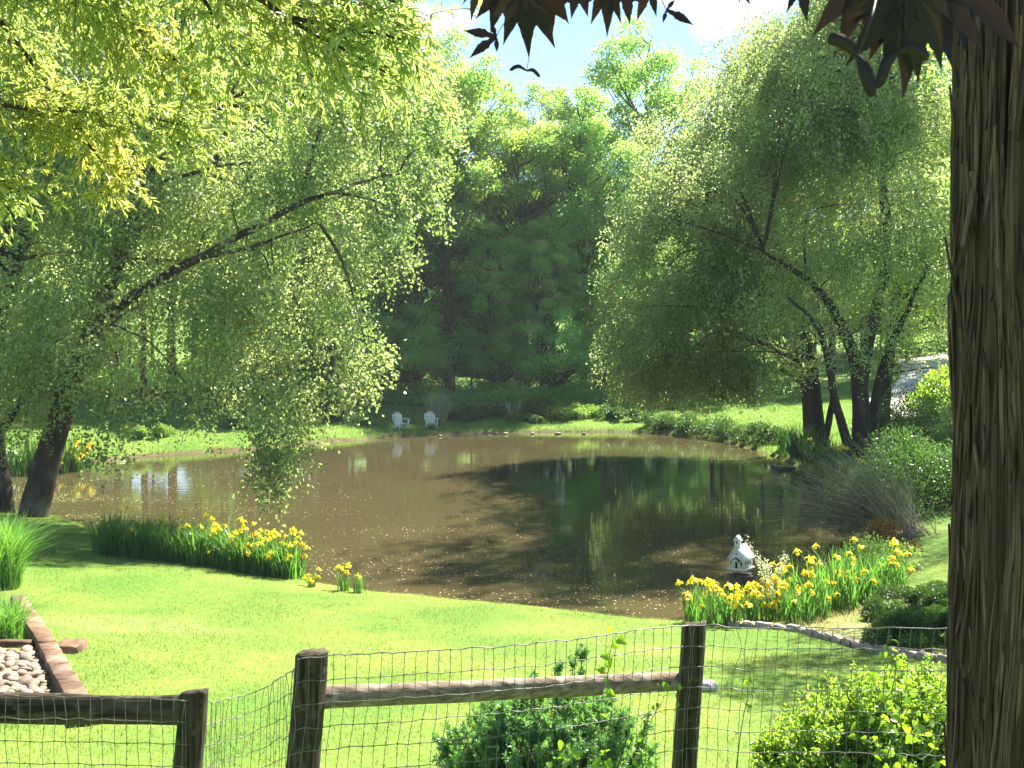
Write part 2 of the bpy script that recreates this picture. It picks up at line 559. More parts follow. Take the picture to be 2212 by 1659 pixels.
# ------------------------------------------------------------------ ground (one sheet to the horizon)
gx = np.concatenate([-np.geomspace(900, 34, 22), np.arange(-33, 27.01, .3), np.geomspace(28, 900, 22)])
gy = np.concatenate([-np.geomspace(300, 4, 12), np.arange(-3, 22, .22), np.arange(22, 82, .35), np.geomspace(83, 1200, 26)])
X, Y = np.meshgrid(gx, gy)
SD = sdist(X, Y)
Z = hgt(X, Y, SD)
nx, ny = len(gx), len(gy)
i = np.arange(ny - 1)[:, None] * nx; j = np.arange(nx - 1)[None]
Q = np.stack([i + j, i + j + 1, i + nx + j + 1, i + nx + j], -1).reshape(-1, 4)
mb = MB(); mb.add(np.stack([X, Y, Z], -1).reshape(-1, 3), Q)

m, nt, out = newmat("lawn_ground")
p = nd(nt, "ShaderNodeBsdfPrincipled"); p.inputs["Roughness"].default_value = .9; p.inputs["Specular IOR Level"].default_value = .1
at = nd(nt, "ShaderNodeAttribute", attribute_name="zone")
tcn = nd(nt, "ShaderNodeTexCoord")
n1 = nd(nt, "ShaderNodeTexNoise"); n1.inputs["Scale"].default_value = .5; n1.inputs["Detail"].default_value = 8
n2 = nd(nt, "ShaderNodeTexNoise"); n2.inputs["Scale"].default_value = 9; n2.inputs["Detail"].default_value = 5
nt.links.new(tcn.outputs["Object"], n1.inputs["Vector"]); nt.links.new(tcn.outputs["Object"], n2.inputs["Vector"])
a1 = nd(nt, "ShaderNodeMix", data_type='RGBA'); a1.inputs[6].default_value = (.075, .15, .023, 1); a1.inputs[7].default_value = (.15, .22, .04, 1)
r1 = nd(nt, "ShaderNodeMapRange"); r1.inputs[1].default_value = .35; r1.inputs[2].default_value = .65
nt.links.new(n1.outputs["Fac"], r1.inputs[0]); nt.links.new(r1.outputs[0], a1.inputs[0])
a2 = nd(nt, "ShaderNodeMix", data_type='RGBA'); a2.inputs[7].default_value = (.06, .13, .012, 1)
r2 = nd(nt, "ShaderNodeMapRange"); r2.inputs[1].default_value = .45; r2.inputs[2].default_value = .75; r2.inputs[4].default_value = .7
nt.links.new(n2.outputs["Fac"], r2.inputs[0]); nt.links.new(r2.outputs[0], a2.inputs[0]); nt.links.new(a1.outputs[2], a2.inputs[6])
sp = nd(nt, "ShaderNodeSeparateColor"); nt.links.new(at.outputs["Color"], sp.inputs[0])
col = a2.outputs[2]
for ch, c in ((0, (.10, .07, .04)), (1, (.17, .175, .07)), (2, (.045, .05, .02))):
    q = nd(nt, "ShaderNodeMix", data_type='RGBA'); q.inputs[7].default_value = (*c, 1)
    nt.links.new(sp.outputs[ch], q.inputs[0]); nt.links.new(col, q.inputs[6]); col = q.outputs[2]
nt.links.new(col, p.inputs["Base Color"])
bp = nd(nt, "ShaderNodeBump"); bp.inputs["Distance"].default_value = .03
nt.links.new(n2.outputs["Fac"], bp.inputs["Height"]); nt.links.new(bp.outputs[0], p.inputs["Normal"])
nt.links.new(p.outputs[0], out.inputs[0])
M['ground'] = m
ground = mb.build("ground", M['ground'], smooth=True); tag(ground, kind="structure")
pit0 = gp(30, 1450); patch0 = gp(285, 1352)
edge_pts = [gp(1560, 1352), gp(1705, 1362), gp(1800, 1384), gp(1870, 1404), gp(1960, 1420), gp(2060, 1432), gp(2200, 1440)]


def bedmask(x, y):
    """the mulched bed behind the stone edging on the right"""
    E = np.array(edge_pts)
    yy = np.interp(x, E[:, 0], E[:, 1])
    return sstep(0, .25, y - yy) * sstep(3.6, 4.4, x) * sstep(19.5, 17, y) * .85


mud = sstep(.34, .1, SD + (noise(X * 3, Y * 3) - .5) * .3)
_ta, _tb = gp(103, 1412), gp(190, 1570)
_tn = nrm(np.array([_tb[1] - _ta[1], -(_tb[0] - _ta[0])])); _tn = _tn * np.sign(np.dot(_tn, pit0[:2] - _ta[:2]))
pit = sstep(-.02, .1, (X - _ta[0]) * _tn[0] + (Y - _ta[1]) * _tn[1]) * sstep(1.5, 1.2, np.hypot((X - pit0[0] + .7) * .8, (Y - pit0[1] + .2)))
bed = np.maximum(bedmask(X, Y) * sstep(.25, .6, noise(X * 1.6, Y * 1.6)), pit)
bed = np.maximum(bed, .4 * sstep(1.1, .3, np.hypot((X - patch0[0]) / 1.5, (Y - patch0[1]) / .9) + (noise(X * 2, Y * 2) - .5) * .8))
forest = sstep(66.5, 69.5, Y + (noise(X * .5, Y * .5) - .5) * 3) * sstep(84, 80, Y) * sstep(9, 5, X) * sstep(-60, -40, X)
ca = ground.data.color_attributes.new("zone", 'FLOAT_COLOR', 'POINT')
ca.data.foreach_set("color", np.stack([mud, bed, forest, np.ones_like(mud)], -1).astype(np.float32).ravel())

# ------------------------------------------------------------------ water
m, nt, out = newmat("muddy_water")
p = nd(nt, "ShaderNodeBsdfPrincipled"); p.inputs["Roughness"].default_value = .03; p.inputs["IOR"].default_value = 1.33
tcn = nd(nt, "ShaderNodeTexCoord")
n1 = nd(nt, "ShaderNodeTexNoise"); n1.inputs["Scale"].default_value = .25; n1.inputs["Detail"].default_value = 4
nt.links.new(tcn.outputs["Object"], n1.inputs["Vector"])
a1 = nd(nt, "ShaderNodeMix", data_type='RGBA'); a1.inputs[6].default_value = (.056, .048, .021, 1); a1.inputs[7].default_value = (.074, .062, .028, 1)
nt.links.new(n1.outputs["Fac"], a1.inputs[0]); nt.links.new(a1.outputs[2], p.inputs["Base Color"])
mp = nd(nt, "ShaderNodeMapping"); mp.inputs["Scale"].default_value = (.55, 1.5, 1)
nt.links.new(tcn.outputs["Object"], mp.inputs[0])
n2 = nd(nt, "ShaderNodeTexNoise"); n2.inputs["Scale"].default_value = 1.6; n2.inputs["Detail"].default_value = 3; n2.inputs["Roughness"].default_value = .45
nt.links.new(mp.outputs[0], n2.inputs["Vector"])
bp = nd(nt, "ShaderNodeBump"); bp.inputs["Distance"].default_value = .0045; bp.inputs["Strength"].default_value = 1
nt.links.new(n2.outputs["Fac"], bp.inputs["Height"]); nt.links.new(bp.outputs[0], p.inputs["Normal"])
nt.links.new(p.outputs[0], out.inputs[0])
M['water'] = m
c = POND.mean(0)
ring = []
n = len(POND)
for k in range(n):
    t = POND[(k + 1) % n] - POND[k - 1]; nn = np.array([t[1], -t[0]]) / np.linalg.norm(t)
    if sdist(np.array([POND[k][0] + nn[0] * .1]), np.array([POND[k][1] + nn[1] * .1]))[0] < 0: nn = -nn
    ring.append(POND[k] + nn * .2)
bm = bmesh.new()
vs = [bm.verts.new((a[0], a[1], 0.0)) for a in ring]
f = bm.faces.new(vs)
if f.calc_area() and f.normal.z < 0: f.normal_flip()
bmesh.ops.triangulate(bm, faces=bm.faces[:])
bm.normal_update()
for f in bm.faces:
    if f.normal.z < 0: f.normal_flip()
me = bpy.data.meshes.new("water"); bm.to_mesh(me); bm.free(); me.materials.append(M['water'])
o = bpy.data.objects.new("water", me); COL.objects.link(o); tag(o, kind="structure")

# floating flecks on the water
r = R(11)
P = np.stack([r.uniform(-22, 11, 90000), r.uniform(17.5, 45, 90000)], 1)
sdp = fast(_GS, P[:, 0], P[:, 1])
dn = np.exp(-np.maximum(P[:, 1] - 19, 0) / 4.5) * .75 + .75 * np.exp(-((P[:, 0] + 15) / 6) ** 2) * np.exp(-np.maximum(P[:, 1] - 34, 0) / 5) + .01
dn *= sstep(.38, .62, fbm(P[:, 0] * .35, P[:, 1] * .9 + 9)) + .12
keep = (sdp < -.03) & (r.uniform(size=len(P)) < dn * np.where(P[:, 0] > 4, .4, 1))
P = P[keep]; k = len(P)
a = r.uniform(0, 2 * PI, k)
mb = MB()
P3 = np.column_stack([P, np.full(k, .006)])
A = np.column_stack([np.cos(a), np.sin(a), r.uniform(0, .25, k)])
leaves(mb, P3, nrm(A), np.tile([[0, 0, 1.0]], (k, 1)), r.uniform(.015, .05, k), r.uniform(.015, .04, k))
o = mb.build("floating_seeds", M['fleck']); tag(o, "tan flecks of seed and petal floating on the brown pond", "floating seeds", kind="stuff")

# driveway strip on the right behind the trees
mb = MB()
pts = np.array([(60.0, 40.0), (40.0, 44.0), (28.0, 48.0), (22.5, 52.0), (21.0, 57.0), (23.0, 63), (28, 72.0), (34, 90)])
pts = catmull(pts, 8, False)
t = nrm(np.gradient(pts, axis=0)); sd_ = np.column_stack([-t[:, 1], t[:, 0]])
rows = [pts + sd_ * q for q in np.linspace(-2.4, 2.4, 7)]
G = np.stack(rows, 1); m_, n_ = G.shape[:2]
V = np.concatenate([G, (hgt(G[..., 0], G[..., 1]) + .05)[..., None]], -1)
i = np.arange(m_ - 1)[:, None] * n_; j = np.arange(n_ - 1)[None]
mb.add(V.reshape(-1, 3), np.stack([i + j, i + j + 1, i + n_ + j + 1, i + n_ + j], -1).reshape(-1, 4))
tag(mb.build("driveway", M['drive'], smooth=True), kind="structure")


# ------------------------------------------------------------------ lawn grass (uncountable)
def grass(name, xr, yr, n, h, wd, mat, label, seed, margin=60, sdmin=.06, mask=None, fall=None):
    r = R(seed)
    x = r.uniform(*xr, n); y = r.uniform(*yr, n)
    k = np.abs(x) < (512 + margin) / F * y + .3
    x, y = x[k], y[k]
    s = fast(_GS, x, y)
    k = s > sdmin
    if mask is not None: k &= mask(x, y, r)
    x, y, s = x[k], y[k], s[k]
    z = fast(_GH, x, y)
    n = len(x)
    a = r.uniform(0, 2 * PI, n); ln = r.uniform(.0, .9, n)
    ed = 1 + .9 * sstep(.4, .1, s)
    hh = ed * h * r.uniform(.5, 1.15, n) * (.65 + .7 * fbm(x * .9, y * .9))
    b = np.column_stack([x, y, z - .01])
    tip = b + np.column_stack([np.cos(a) * ln * hh, np.sin(a) * ln * hh, hh])
    a2 = r.uniform(0, 2 * PI, n); S = np.column_stack([np.cos(a2), np.sin(a2), np.zeros(n)]) * (wd * .5)
    V = np.stack([b - S, b + S, tip], 1).reshape(-1, 3)
    mb = MB(); mb.add(V, np.arange(n * 3).reshape(-1, 3))
    o = mb.build(name, mat); tag(o, label, "grass", kind="stuff")
    return o


def nearmask(x, y, r):
    k = r.uniform(size=len(x)) < np.clip(11.0 / y, .3, 1)
    pc = np.hypot((x - patch0[0]) / 1.5, (y - patch0[1]) / .9)
    k &= r.uniform(size=len(x)) > .35 * sstep(1.1, .3, pc + (noise(x * 2, y * 2) - .5) * .8)
    k &= (np.hypot((x - pit0[0] + .7) * .8, y - pit0[1] + .2) > 1.3) | ((x - _ta[0]) * _tn[0] + (y - _ta[1]) * _tn[1] < 0)
    k &= r.uniform(size=len(x)) > bedmask(x, y) * .97
    return k


grass("lawn_grass", (-14, 10), (5.2, 29.5), 680000, .045, .0095, M['lawn'], "short bright green grass of the near lawn", 5, mask=nearmask)
grass("far_lawn_grass", (-45, 34), (30, 74), 300000, .12, .035, M['lawn_far'], "short green grass of the lawn across the pond", 6,
      mask=lambda x, y, r: (r.uniform(size=len(x)) > sstep(66, 69, y)) | (x > 8))


# ------------------------------------------------------------------ trees
def blob_points(r, blobs, n, lo=.35):
    wts = np.array([b[2] if len(b) > 2 else np.prod(np.atleast_1d(b[1]) * np.ones(3)) ** .75 for b in blobs], float)
    idx = r.choice(len(blobs), n, p=wts / wts.sum())
    C = np.array([b[0] for b in blobs])[idx]
    Rr = np.array([np.atleast_1d(b[1]) * np.ones(3) for b in blobs])[idx]
    d = rdir(r, n)
    rad = r.uniform(lo ** 2, 1, n) ** .5
    lump = .68 + .72 * fbm(d[:, 0] * 1.7 + idx * 3.1, d[:, 1] * 1.7 + 5, d[:, 2] * 1.7 + 9, 2)
    return C + d * Rr * (rad * lump)[:, None], d, idx


def limb(mb, pts, r0, r1, n=7, sub=4, wob=.0, seed=0):
    P = catmull(np.array(pts), sub, False)
    if wob:
        P = P + (R(seed).normal(size=P.shape)) * wob * np.linspace(0, 1, len(P))[:, None]
    tube(mb, P, np.linspace(r0, r1, len(P)) ** 1.0, n)
    return P


def weeping_tree(name, label, base, trunks, blobs, n_str, leaf, seed, mleaf, bark, skel_depth=.0, lens=(.5, 1.3), per=34, hang=None, group=None):
    """trunks: list of (points, r0, r1); each becomes its own trunk mesh; strands of drooping leafy twigs fill the blobs"""
    r = R(seed)
    root = thing(name, label, "tree", tuple(base), group)
    sk = []
    for k, (pts, r0, r1) in enumerate(trunks):
        mb = MB(); P = limb(mb, pts, r0, r1, 9, 5, .025, seed + k)
        if k == 0: mb0 = mb
        else: part("trunk" if k < 2 or r0 > .14 else "limb", mb, bark, root, True)
        sk.append(P)
    sk = np.concatenate(sk)
    # secondary limbs out to the crown lobes
    mb = mb0
    T, d, _ = blob_points(r, blobs, 110, .3)
    for q in T:
        dd = np.linalg.norm(sk - q, axis=1) + np.maximum(0, sk[:, 2] - q[2]) * .6
        dd[sk[:, 2] < base[2] + 1.5] += 4
        s = sk[np.argmin(dd)]
        L = np.linalg.norm(q - s)
        if L < .8: continue
        mid = (s + q) / 2 + np.array([0, 0, .18 * L]) + r.normal(size=3) * .08 * L
        limb(mb, [s, mid, q], .012 * L + .012, .01, 5, 4)
    part("trunk", mb, bark, root, True)
    S, d, idx = blob_points(r, blobs, int(n_str * 1.8), .4)
    cl = fbm(S[:, 0] * .55 + seed, S[:, 1] * .55, S[:, 2] * .55, 3)
    k = np.argsort(-cl + r.normal(size=len(cl)) * .09)[:n_str]
    S, d = S[k], d[k]
    cx = np.array([b[0] for b in blobs]).mean(0)
    o = S - cx; o[:, 2] *= .2
    o = nrm(nrm(o) + r.normal(size=o.shape) * .55 + d * .6 * np.array([1, 1, .3]))
    o[:, 2] = np.abs(o[:, 2]) * .4
    L = r.uniform(*lens, n_str)
    if hang is not None:
        S = np.concatenate([S, hang[0]]); o = np.concatenate([o, hang[1]]); L = np.concatenate([L, hang[2]])
    n = len(S)

    def curve(t):
        t = t[..., None]
        return S[:, None] + L[:, None, None] * (o[:, None] * (t - .38 * t * t) * .75 + np.array([0, 0, -.75]) * t * t)
    tt = np.tile(np.linspace(0, 1, 5), (n, 1))
    mb = MB(); tubes_fast(mb, curve(tt), np.tile(np.linspace(.008, .003, 5), (n, 1)))
    part("twigs", mb, bark, root)
    cnt = per
    t = r.uniform(.08, 1.0, (n, cnt))
    P = curve(t).reshape(-1, 3)
    P += r.normal(size=P.shape) * leaf * 1.0
    m_ = len(P)
    A = nrm(rdir(r, m_) * .9 + np.repeat(o, cnt, 0) * .3 + np.array([0, 0, -.55]))
    N = nrm(rdir(r, m_) + np.array([0, 0, .5]))
    keep = r.uniform(size=m_) < np.repeat(np.clip(L / lens[1], .55, 1.4), cnt) / 1.0
    keep &= P[:, 2] > .25
    mb = MB(); leaves(mb, P[keep], A[keep], N[keep], leaf * r.uniform(.7, 1.25, m_)[keep], leaf * .68 * r.uniform(.8, 1.2, m_)[keep])
    part("crown", mb, mleaf, root)
    return root


def W(*pts):
    return [wp(*p) for p in pts]


# big weeping birch on the left bank
b0 = wp(45, 1142, 28.6); b0[2] = gz(b0[0], b0[1])
tr = [
    (W((62, 1150, 28.4), (88, 1050, 28.4), (118, 940, 28.5), (158, 815, 28.7), (205, 700, 28.9), (255, 560, 29.1), (300, 430, 29.3), (345, 350, 29.4), (440, 255, 29.4), (540, 190, 29.3)), .40, .035),
    (W((14, 1150, 28.7), (4, 1040, 28.8), (-12, 940, 28.9), (-15, 820, 29.2), (20, 650, 29.6), (90, 420, 30), (215, 210, 30.2), (238, 60, 30.3), (250, -60, 30.3)), .27, .05),
    (W((205, 705, 28.9), (300, 630, 28.4), (425, 560, 27.8), (540, 497, 27.4), (650, 440, 27.2), (745, 405, 27.0), (860, 372, 26.8)), .15, .03),
    (W((425, 558, 27.8), (520, 540, 27.5), (610, 510, 27.2), (690, 480, 27)), .075, .015),
    (W((8, 925, 28.9), (50, 860, 28.3), (110, 800, 27.8), (190, 735, 27.4), (300, 660, 27)), .13, .02),
    (W((300, 430, 29.3), (318, 330, 29.6), (360, 190, 29.9), (372, 60, 30.1)), .12, .03),
    (W((310, 410, 29.3), (380, 385, 29), (460, 362, 28.6), (540, 350, 28.3)), .07, .02),
    (W((650, 440, 27.2), (670, 350, 27.4), (690, 270, 27.6), (700, 200, 27.8)), .06, .015),
]
bl = [(wp(60, 330, 29.5), 3.3), (wp(330, 300, 29.5), 3.2), (wp(590, 310, 29), 2.9), (wp(790, 370, 28.4), 2.0), (wp(130, 560, 28.2), 2.9),
      (wp(400, 560, 28.4), 2.5), (wp(630, 540, 27.8), 2.2), (wp(790, 520, 27.6), 1.1), (wp(540, 690, 27.4), 1.7), (wp(700, 690, 27.3), (1.2, 1.4, 1.0)),
      (wp(790, 760, 27.2), (.7, .9, .45)), (wp(180, 740, 27.6), (1.9, 1.8, 1.4)), (wp(60, 840, 28), (1.3, 1.5, 1.4)), (wp(420, 770, 27.6), (1.0, 1.2, 1.0)),
      (wp(640, 810, 27), (1.1, 1.1, .8)), (wp(330, 20, 30), 3.6), (wp(680, 80, 29.6), 2.9), (wp(-40, 60, 30), 3.8), (wp(-260, 400, 29), 4.0), (wp(-200, 700, 29), 2.8),
      (wp(470, -150, 30), 3.4), (wp(870, 230, 29), 1.5), (wp(250, 450, 32.5), 3.4), (wp(600, 400, 32.5), 3.0)]
r = R(77)
hc = []
for cx_, cy_, dep, n_, sx, sy in ((610, 935, 26.6, 110, 34, 75), (590, 1000, 26.5, 40, 18, 45), (770, 850, 27, 46, 26, 20), (480, 880, 27.4, 34, 40, 40), (330, 900, 27.6, 20, 60, 30), (700, 900, 27.4, 16, 30, 30), (220, 930, 28, 18, 50, 40), (240, 1000, 27.6, 10, 40, 25)):
    for _ in range(n_):
        hc.append(wp(cx_ + r.normal() * sx, cy_ - 40 + r.normal() * sy, dep + r.normal() * .4))
hc = np.array(hc); ho = nrm(r.normal(size=hc.shape) * np.array([1, 1, .2])); hl = r.uniform(.6, 1.25, len(hc))
weeping_tree("birch_tree", "big weeping birch with twin dark trunks leaning over the left bank", b0, tr, bl, 8600, .105, 21, M['birch'], M['bark'], hang=(hc, ho, hl), per=36)

# three weeping birches on the right bank
g1 = gp(1745, 950)
D1 = 50.0
t1 = [(W((1752, 955, D1), (1748, 870, D1), (1735, 780, D1), (1720, 690, D1), (1690, 560, D1), (1640, 400, D1), (1640, 260, D1), (1690, 130, D1)), .36, .05),
      (W((1775, 975, D1 - 3), (1768, 900, D1 - 3), (1760, 820, D1 - 3), (1740, 700, D1 - 3), (1700, 560, D1 - 3), (1610, 470, D1 - 3), (1540, 430, D1 - 3)), .26, .05),
      (W((1778, 970, D1 - 3), (1792, 900, D1 - 3), (1800, 830, D1 - 3), (1780, 730, D1 - 3), (1750, 640, D1 - 3)), .17, .06)]
bl1 = [(wp(1590, 420, 49), 3.9), (wp(1500, 560, 48), 2.9), (wp(1540, 680, 47), (3.4, 3, 2.6)), (wp(1680, 250, 49), 3.6), (wp(1420, 720, 48), (1.7, 2, 2.2)), (wp(1440, 480, 48.5), 2.0), (wp(1500, 350, 49), 2.2),
       (wp(1650, 600, 46.5), 3.0), (wp(1390, 610, 49), 1.5), (wp(1640, 750, 46.5), (2.6, 2.2, 1.5)), (wp(1560, 790, 47), (2.6, 2, 1.3)), (wp(1700, 420, 47), 3.2), (wp(1440, 800, 48), (1.7, 1.6, 1.1)), (wp(1780, 130, 50), 3.0), (wp(1440, 280, 50), 1.2), (wp(1590, 190, 50), 1.8)]
r = R(78); hc = []
for cx_, cy_, dep, n_, sx, sy in ((1330, 800, 48, 60, 16, 40), (1365, 850, 48, 60, 22, 25), (1420, 870, 47.5, 60, 30, 18), (1500, 875, 47, 50, 40, 16), (1580, 860, 46.5, 60, 40, 18), (1660, 830, 46, 60, 34, 20), (1320, 690, 48.5, 60, 14, 50), (1350, 560, 49, 50, 16, 40), (1400, 440, 49, 50, 22, 36), (1300, 760, 48.5, 16, 10, 30), (1440, 330, 49.5, 36, 26, 30), (1500, 260, 49.5, 30, 30, 22), (1560, 180, 50, 30, 26, 22), (1640, 110, 50, 30, 26, 20)):
    for _ in range(n_):
        hc.append(wp(cx_ + r.normal() * sx, cy_ - 40 + r.normal() * sy, dep + r.normal() * .7))
hc = np.array(hc); ho = nrm(r.normal(size=hc.shape) * np.array([1, 1, .2]) + np.array([-.4, 0, 0])); hl = r.uniform(.7, 1.5, len(hc))
weeping_tree("birch_tree", "broad weeping birch on the right bank with its crown sweeping left to the far lawn", g1, t1, bl1, 7600, .12, 31, M['birch2'], M['bark_dark'], hang=(hc, ho, hl), lens=(.7, 1.6), per=30, group="weeping birches on the right bank")
D2 = 40.0
g2 = wp(1858, 1010, D2); g2[2] = gz(g2[0], g2[1])
t2 = [(W((1862, 1015, D2), (1862, 930, D2), (1858, 850, D2), (1845, 770, D2), (1800, 670, D2), (1740, 600, D2), (1650, 545, D2)), .42, .05),
      (W((1845, 1010, D2 - .3), (1820, 920, D2 - .5), (1800, 850, D2 - .8), (1790, 790, D2 - 1), (1760, 700, D2 - 1.3), (1700, 640, D2 - 1.5)), .2, .04),
      (W((1880, 930, D2), (1905, 800, D2 + .3), (1950, 690, D2 + .5), (2010, 560, D2 + .8)), .2, .05),
      (W((1858, 850, D2), (1880, 720, D2 + .5), (1920, 540, D2 + 1), (1905, 380, D2 + 1), (1930, 200, D2 + 1), (1900, 60, D2 + 1), (1850, -180, D2), (1850, -380, D2)), .24, .05)]
bl2 = [(wp(1850, 430, 40.5), 3.4), (wp(1740, 600, 39.5), 2.4), (wp(1940, 620, 40.5), 2.6), (wp(1860, 180, 41), 2.9), (wp(1800, 730, 39), (1.5, 1.6, 1.1)), (wp(1950, 760, 40), (1.3, 1.4, .9)), (wp(1950, 380, 42), 3.0), (wp(1760, 330, 41), 2.5), (wp(1880, 40, 42), 2.4),
       (wp(2040, 500, 42), 3.0), (wp(1800, 60, 43), 1.9), (wp(2060, 250, 42), 2.6),
       (np.array([12.5, 40, 21.2]), (3.6, 3.4, 2.6)), (np.array([16, 39, 20.8]), (3.2, 3.4, 2.6)), (np.array([14, 40, 24.0]), (2.6, 2.6, 2.2)), (np.array([12.4, 36.5, 20.0]), (2.6, 2.6, 1.9)), (np.array([8.8, 44, 13.5]), 2.6), (np.array([7.4, 43, 11.0]), 2.2), (np.array([9.5, 41, 15.5]), (2.2, 2.4, 1.6)), (np.array([17.5, 37, 19.5]), (3, 3, 2.4)), (np.array([11, 40, 12.8]), 3.0, 24), (np.array([13.6, 42, 17.0]), 3.2, 30), (np.array([12.4, 39.5, 18.6]), 1.8, 14), (np.array([14.5, 41, 14.0]), 3.0, 20), (np.array([11.4, 39, 13.6]), 2.2, 16), (np.array([15.2, 43, 20]), 3.0, 22)]  # crown lobes added, some above the frame, to cast the dark pond shadow
weeping_tree("birch_tree", "weeping birch with thick forked trunk standing at the right water edge", g2, t2, bl2, 11800, .105, 41, M['birch2'], M['bark_dark'], lens=(.6, 1.5), per=30, group="weeping birches on the right bank")
D3 = 48.0
g3 = gp(1905, 948)
t3 = [(W((1907, 955, D3), (1908, 880, D3), (1918, 790, D3), (1930, 680, D3), (1960, 520, D3), (1990, 350, D3), (2000, 200, D3)), .36, .06)]
bl3 = [(wp(2000, 420, 49), 3.6), (wp(2080, 620, 48), 3.0), (wp(1990, 200, 49), 3.0), (wp(2010, 750, 47.5), (1.9, 1.9, 1.5)), (wp(2120, 350, 49), 4), (wp(1900, 500, 49.5), 3)]
weeping_tree("birch_tree", "single trunked birch furthest right, in front of the pale driveway", g3, t3, bl3, 3200, .11, 51, M['wood2'], M['bark_dark'], lens=(.7, 1.6), per=30, group="weeping birches on the right bank")


# woodland trees: a few built once, then copied
def clump_tree(name, label, H, r_c, z0, nclump, nleaf, leaf, seed, mleaf, bark, tr=.22, flat=.62, lean=.0, cr=(.16, .3), group=None, airy=0.0, cat="tree"):
    r = R(seed)
    root = thing(name, label, cat, (0, 0, 0), group)
    mb = MB()
    tp = [np.array([0, 0, -.4]), np.array([lean * .2, 0, H * .25]), np.array([lean * .5, r.normal() * .2, H * .55]), np.array([lean, r.normal() * .3, H * .92])]
    P = limb(mb, tp, tr, .04, 8, 5, .05, seed)
    d = rdir(r, nclump)
    rad = r.uniform(.25, 1, nclump) ** .5
    zc, hz = (z0 + H) / 2, (H - z0) / 2
    C = np.column_stack([d[:, 0] * r_c * rad + lean * .6, d[:, 1] * r_c * rad, zc + d[:, 2] * hz * rad * .95])
    up = (C[:, 2] - z0) / (H - z0)
    C[:, :2] *= (1.12 - .55 * np.abs(up - .38) ** 1.3)[:, None]
    for c in C:
        zz = max(H * .2, c[2] - np.hypot(c[0], c[1]) * .8 - .5)
        s = P[np.argmin(np.abs(P[:, 2] - zz))]
        L = np.linalg.norm(c - s)
        if L > .5:
            limb(mb, [s, (s + c) / 2 + np.array([0, 0, -.08 * L]) + r.normal(size=3) * .06 * L, c], .011 * L + .02, .012, 5, 3)
    part("trunk", mb, bark, root, True, world=False)
    sz = r.uniform(*cr, nclump) * r_c
    per = (sz ** 2 / (sz ** 2).sum() * nleaf).astype(int)
    LP, LC = [], []
    for c, s, k in zip(C, sz, per):
        dd = rdir(r, k); dd[:, 2] = np.where(r.uniform(size=k) < .55, np.abs(dd[:, 2]), dd[:, 2])
        rr = r.uniform(.35, 1.0, k) ** .5 * (1 + airy * r.normal(size=k))
        q = c + dd * rr[:, None] * s * np.array([1, 1, flat])
        q[:, 2] += .35 * s * (noise(q[:, 0] * 1.6, q[:, 1] * 1.6, seed) - .5)
        LP.append(q); LC.append(dd)
    Pp = np.concatenate(LP); dd = np.concatenate(LC); n = len(Pp)
    A = nrm(rdir(r, n) + dd * .15); N = nrm(rdir(r, n) + np.array([0, 0, .45]))
    Pp = Pp + r.normal(size=Pp.shape) * .16
    mb = MB(); leaves(mb, Pp, A, N, leaf * r.uniform(.6, 1.3, n), leaf * .7 * r.uniform(.7, 1.2, n))
    part("crown", mb, mleaf, root, world=False)
    return root


WG = "woodland trees behind the far lawn"
WL = "leafy green woodland tree in the wood behind the far lawn"
protos = {
    'A': clump_tree("woodland_tree", WL, 20, 4.2, 6, 120, 42000, .16, 101, M['wood1'], M['bark_grey'], .24, group=WG, cr=(.1, .22), flat=.7),
    'B': clump_tree("woodland_tree", WL, 20, 5.0, 5, 130, 46000, .16, 102, M['wood2'], M['bark_grey'], .26, lean=.8, group=WG, cr=(.09, .2), flat=.75),
    'C': clump_tree("woodland_tree", WL, 20, 3.3, 8, 95, 26000, .15, 103, M['wood2'], M['bark_grey'], .2, cr=(.1, .24), airy=.15, group=WG, flat=.75),
    'D': clump_tree("woodland_tree", WL, 20, 4.5, 4, 125, 44000, .165, 104, M['wood3'], M['bark_grey'], .24, lean=-.6, group=WG, cr=(.1, .22), flat=.7),
}
under = {
    'U': clump_tree("understorey_tree", "low dark understorey tree at the edge of the far wood", 7, 2.9, .4, 60, 16000, .15, 105, M['wood3'], M['bark_grey'], .09, cr=(.16, .3), group="understorey trees at the wood edge"),
    'V': clump_tree("understorey_tree", "low dark understorey tree at the edge of the far wood", 7, 2.5, .4, 54, 14000, .15, 106, M['wood1'], M['bark_grey'], .08, cr=(.16, .3), group="understorey trees at the wood edge"),
}
used = set()


def plant(lib, key, dx, depth, H, rz, Href, label=None):
    x = (dx * K - 512) / F * depth
    y = depth
    z = gz(x, y) - .05
    s = H / Href
    if key in used:
        o = dup(lib[key], (x, y, z), rz, s, label)
    else:
        used.add(key); o = lib[key]
        o.location = (x, y, z); o.rotation_euler = (0, 0, rz); o.scale = (s, s, s)
        if label: o["label"] = label
    return o


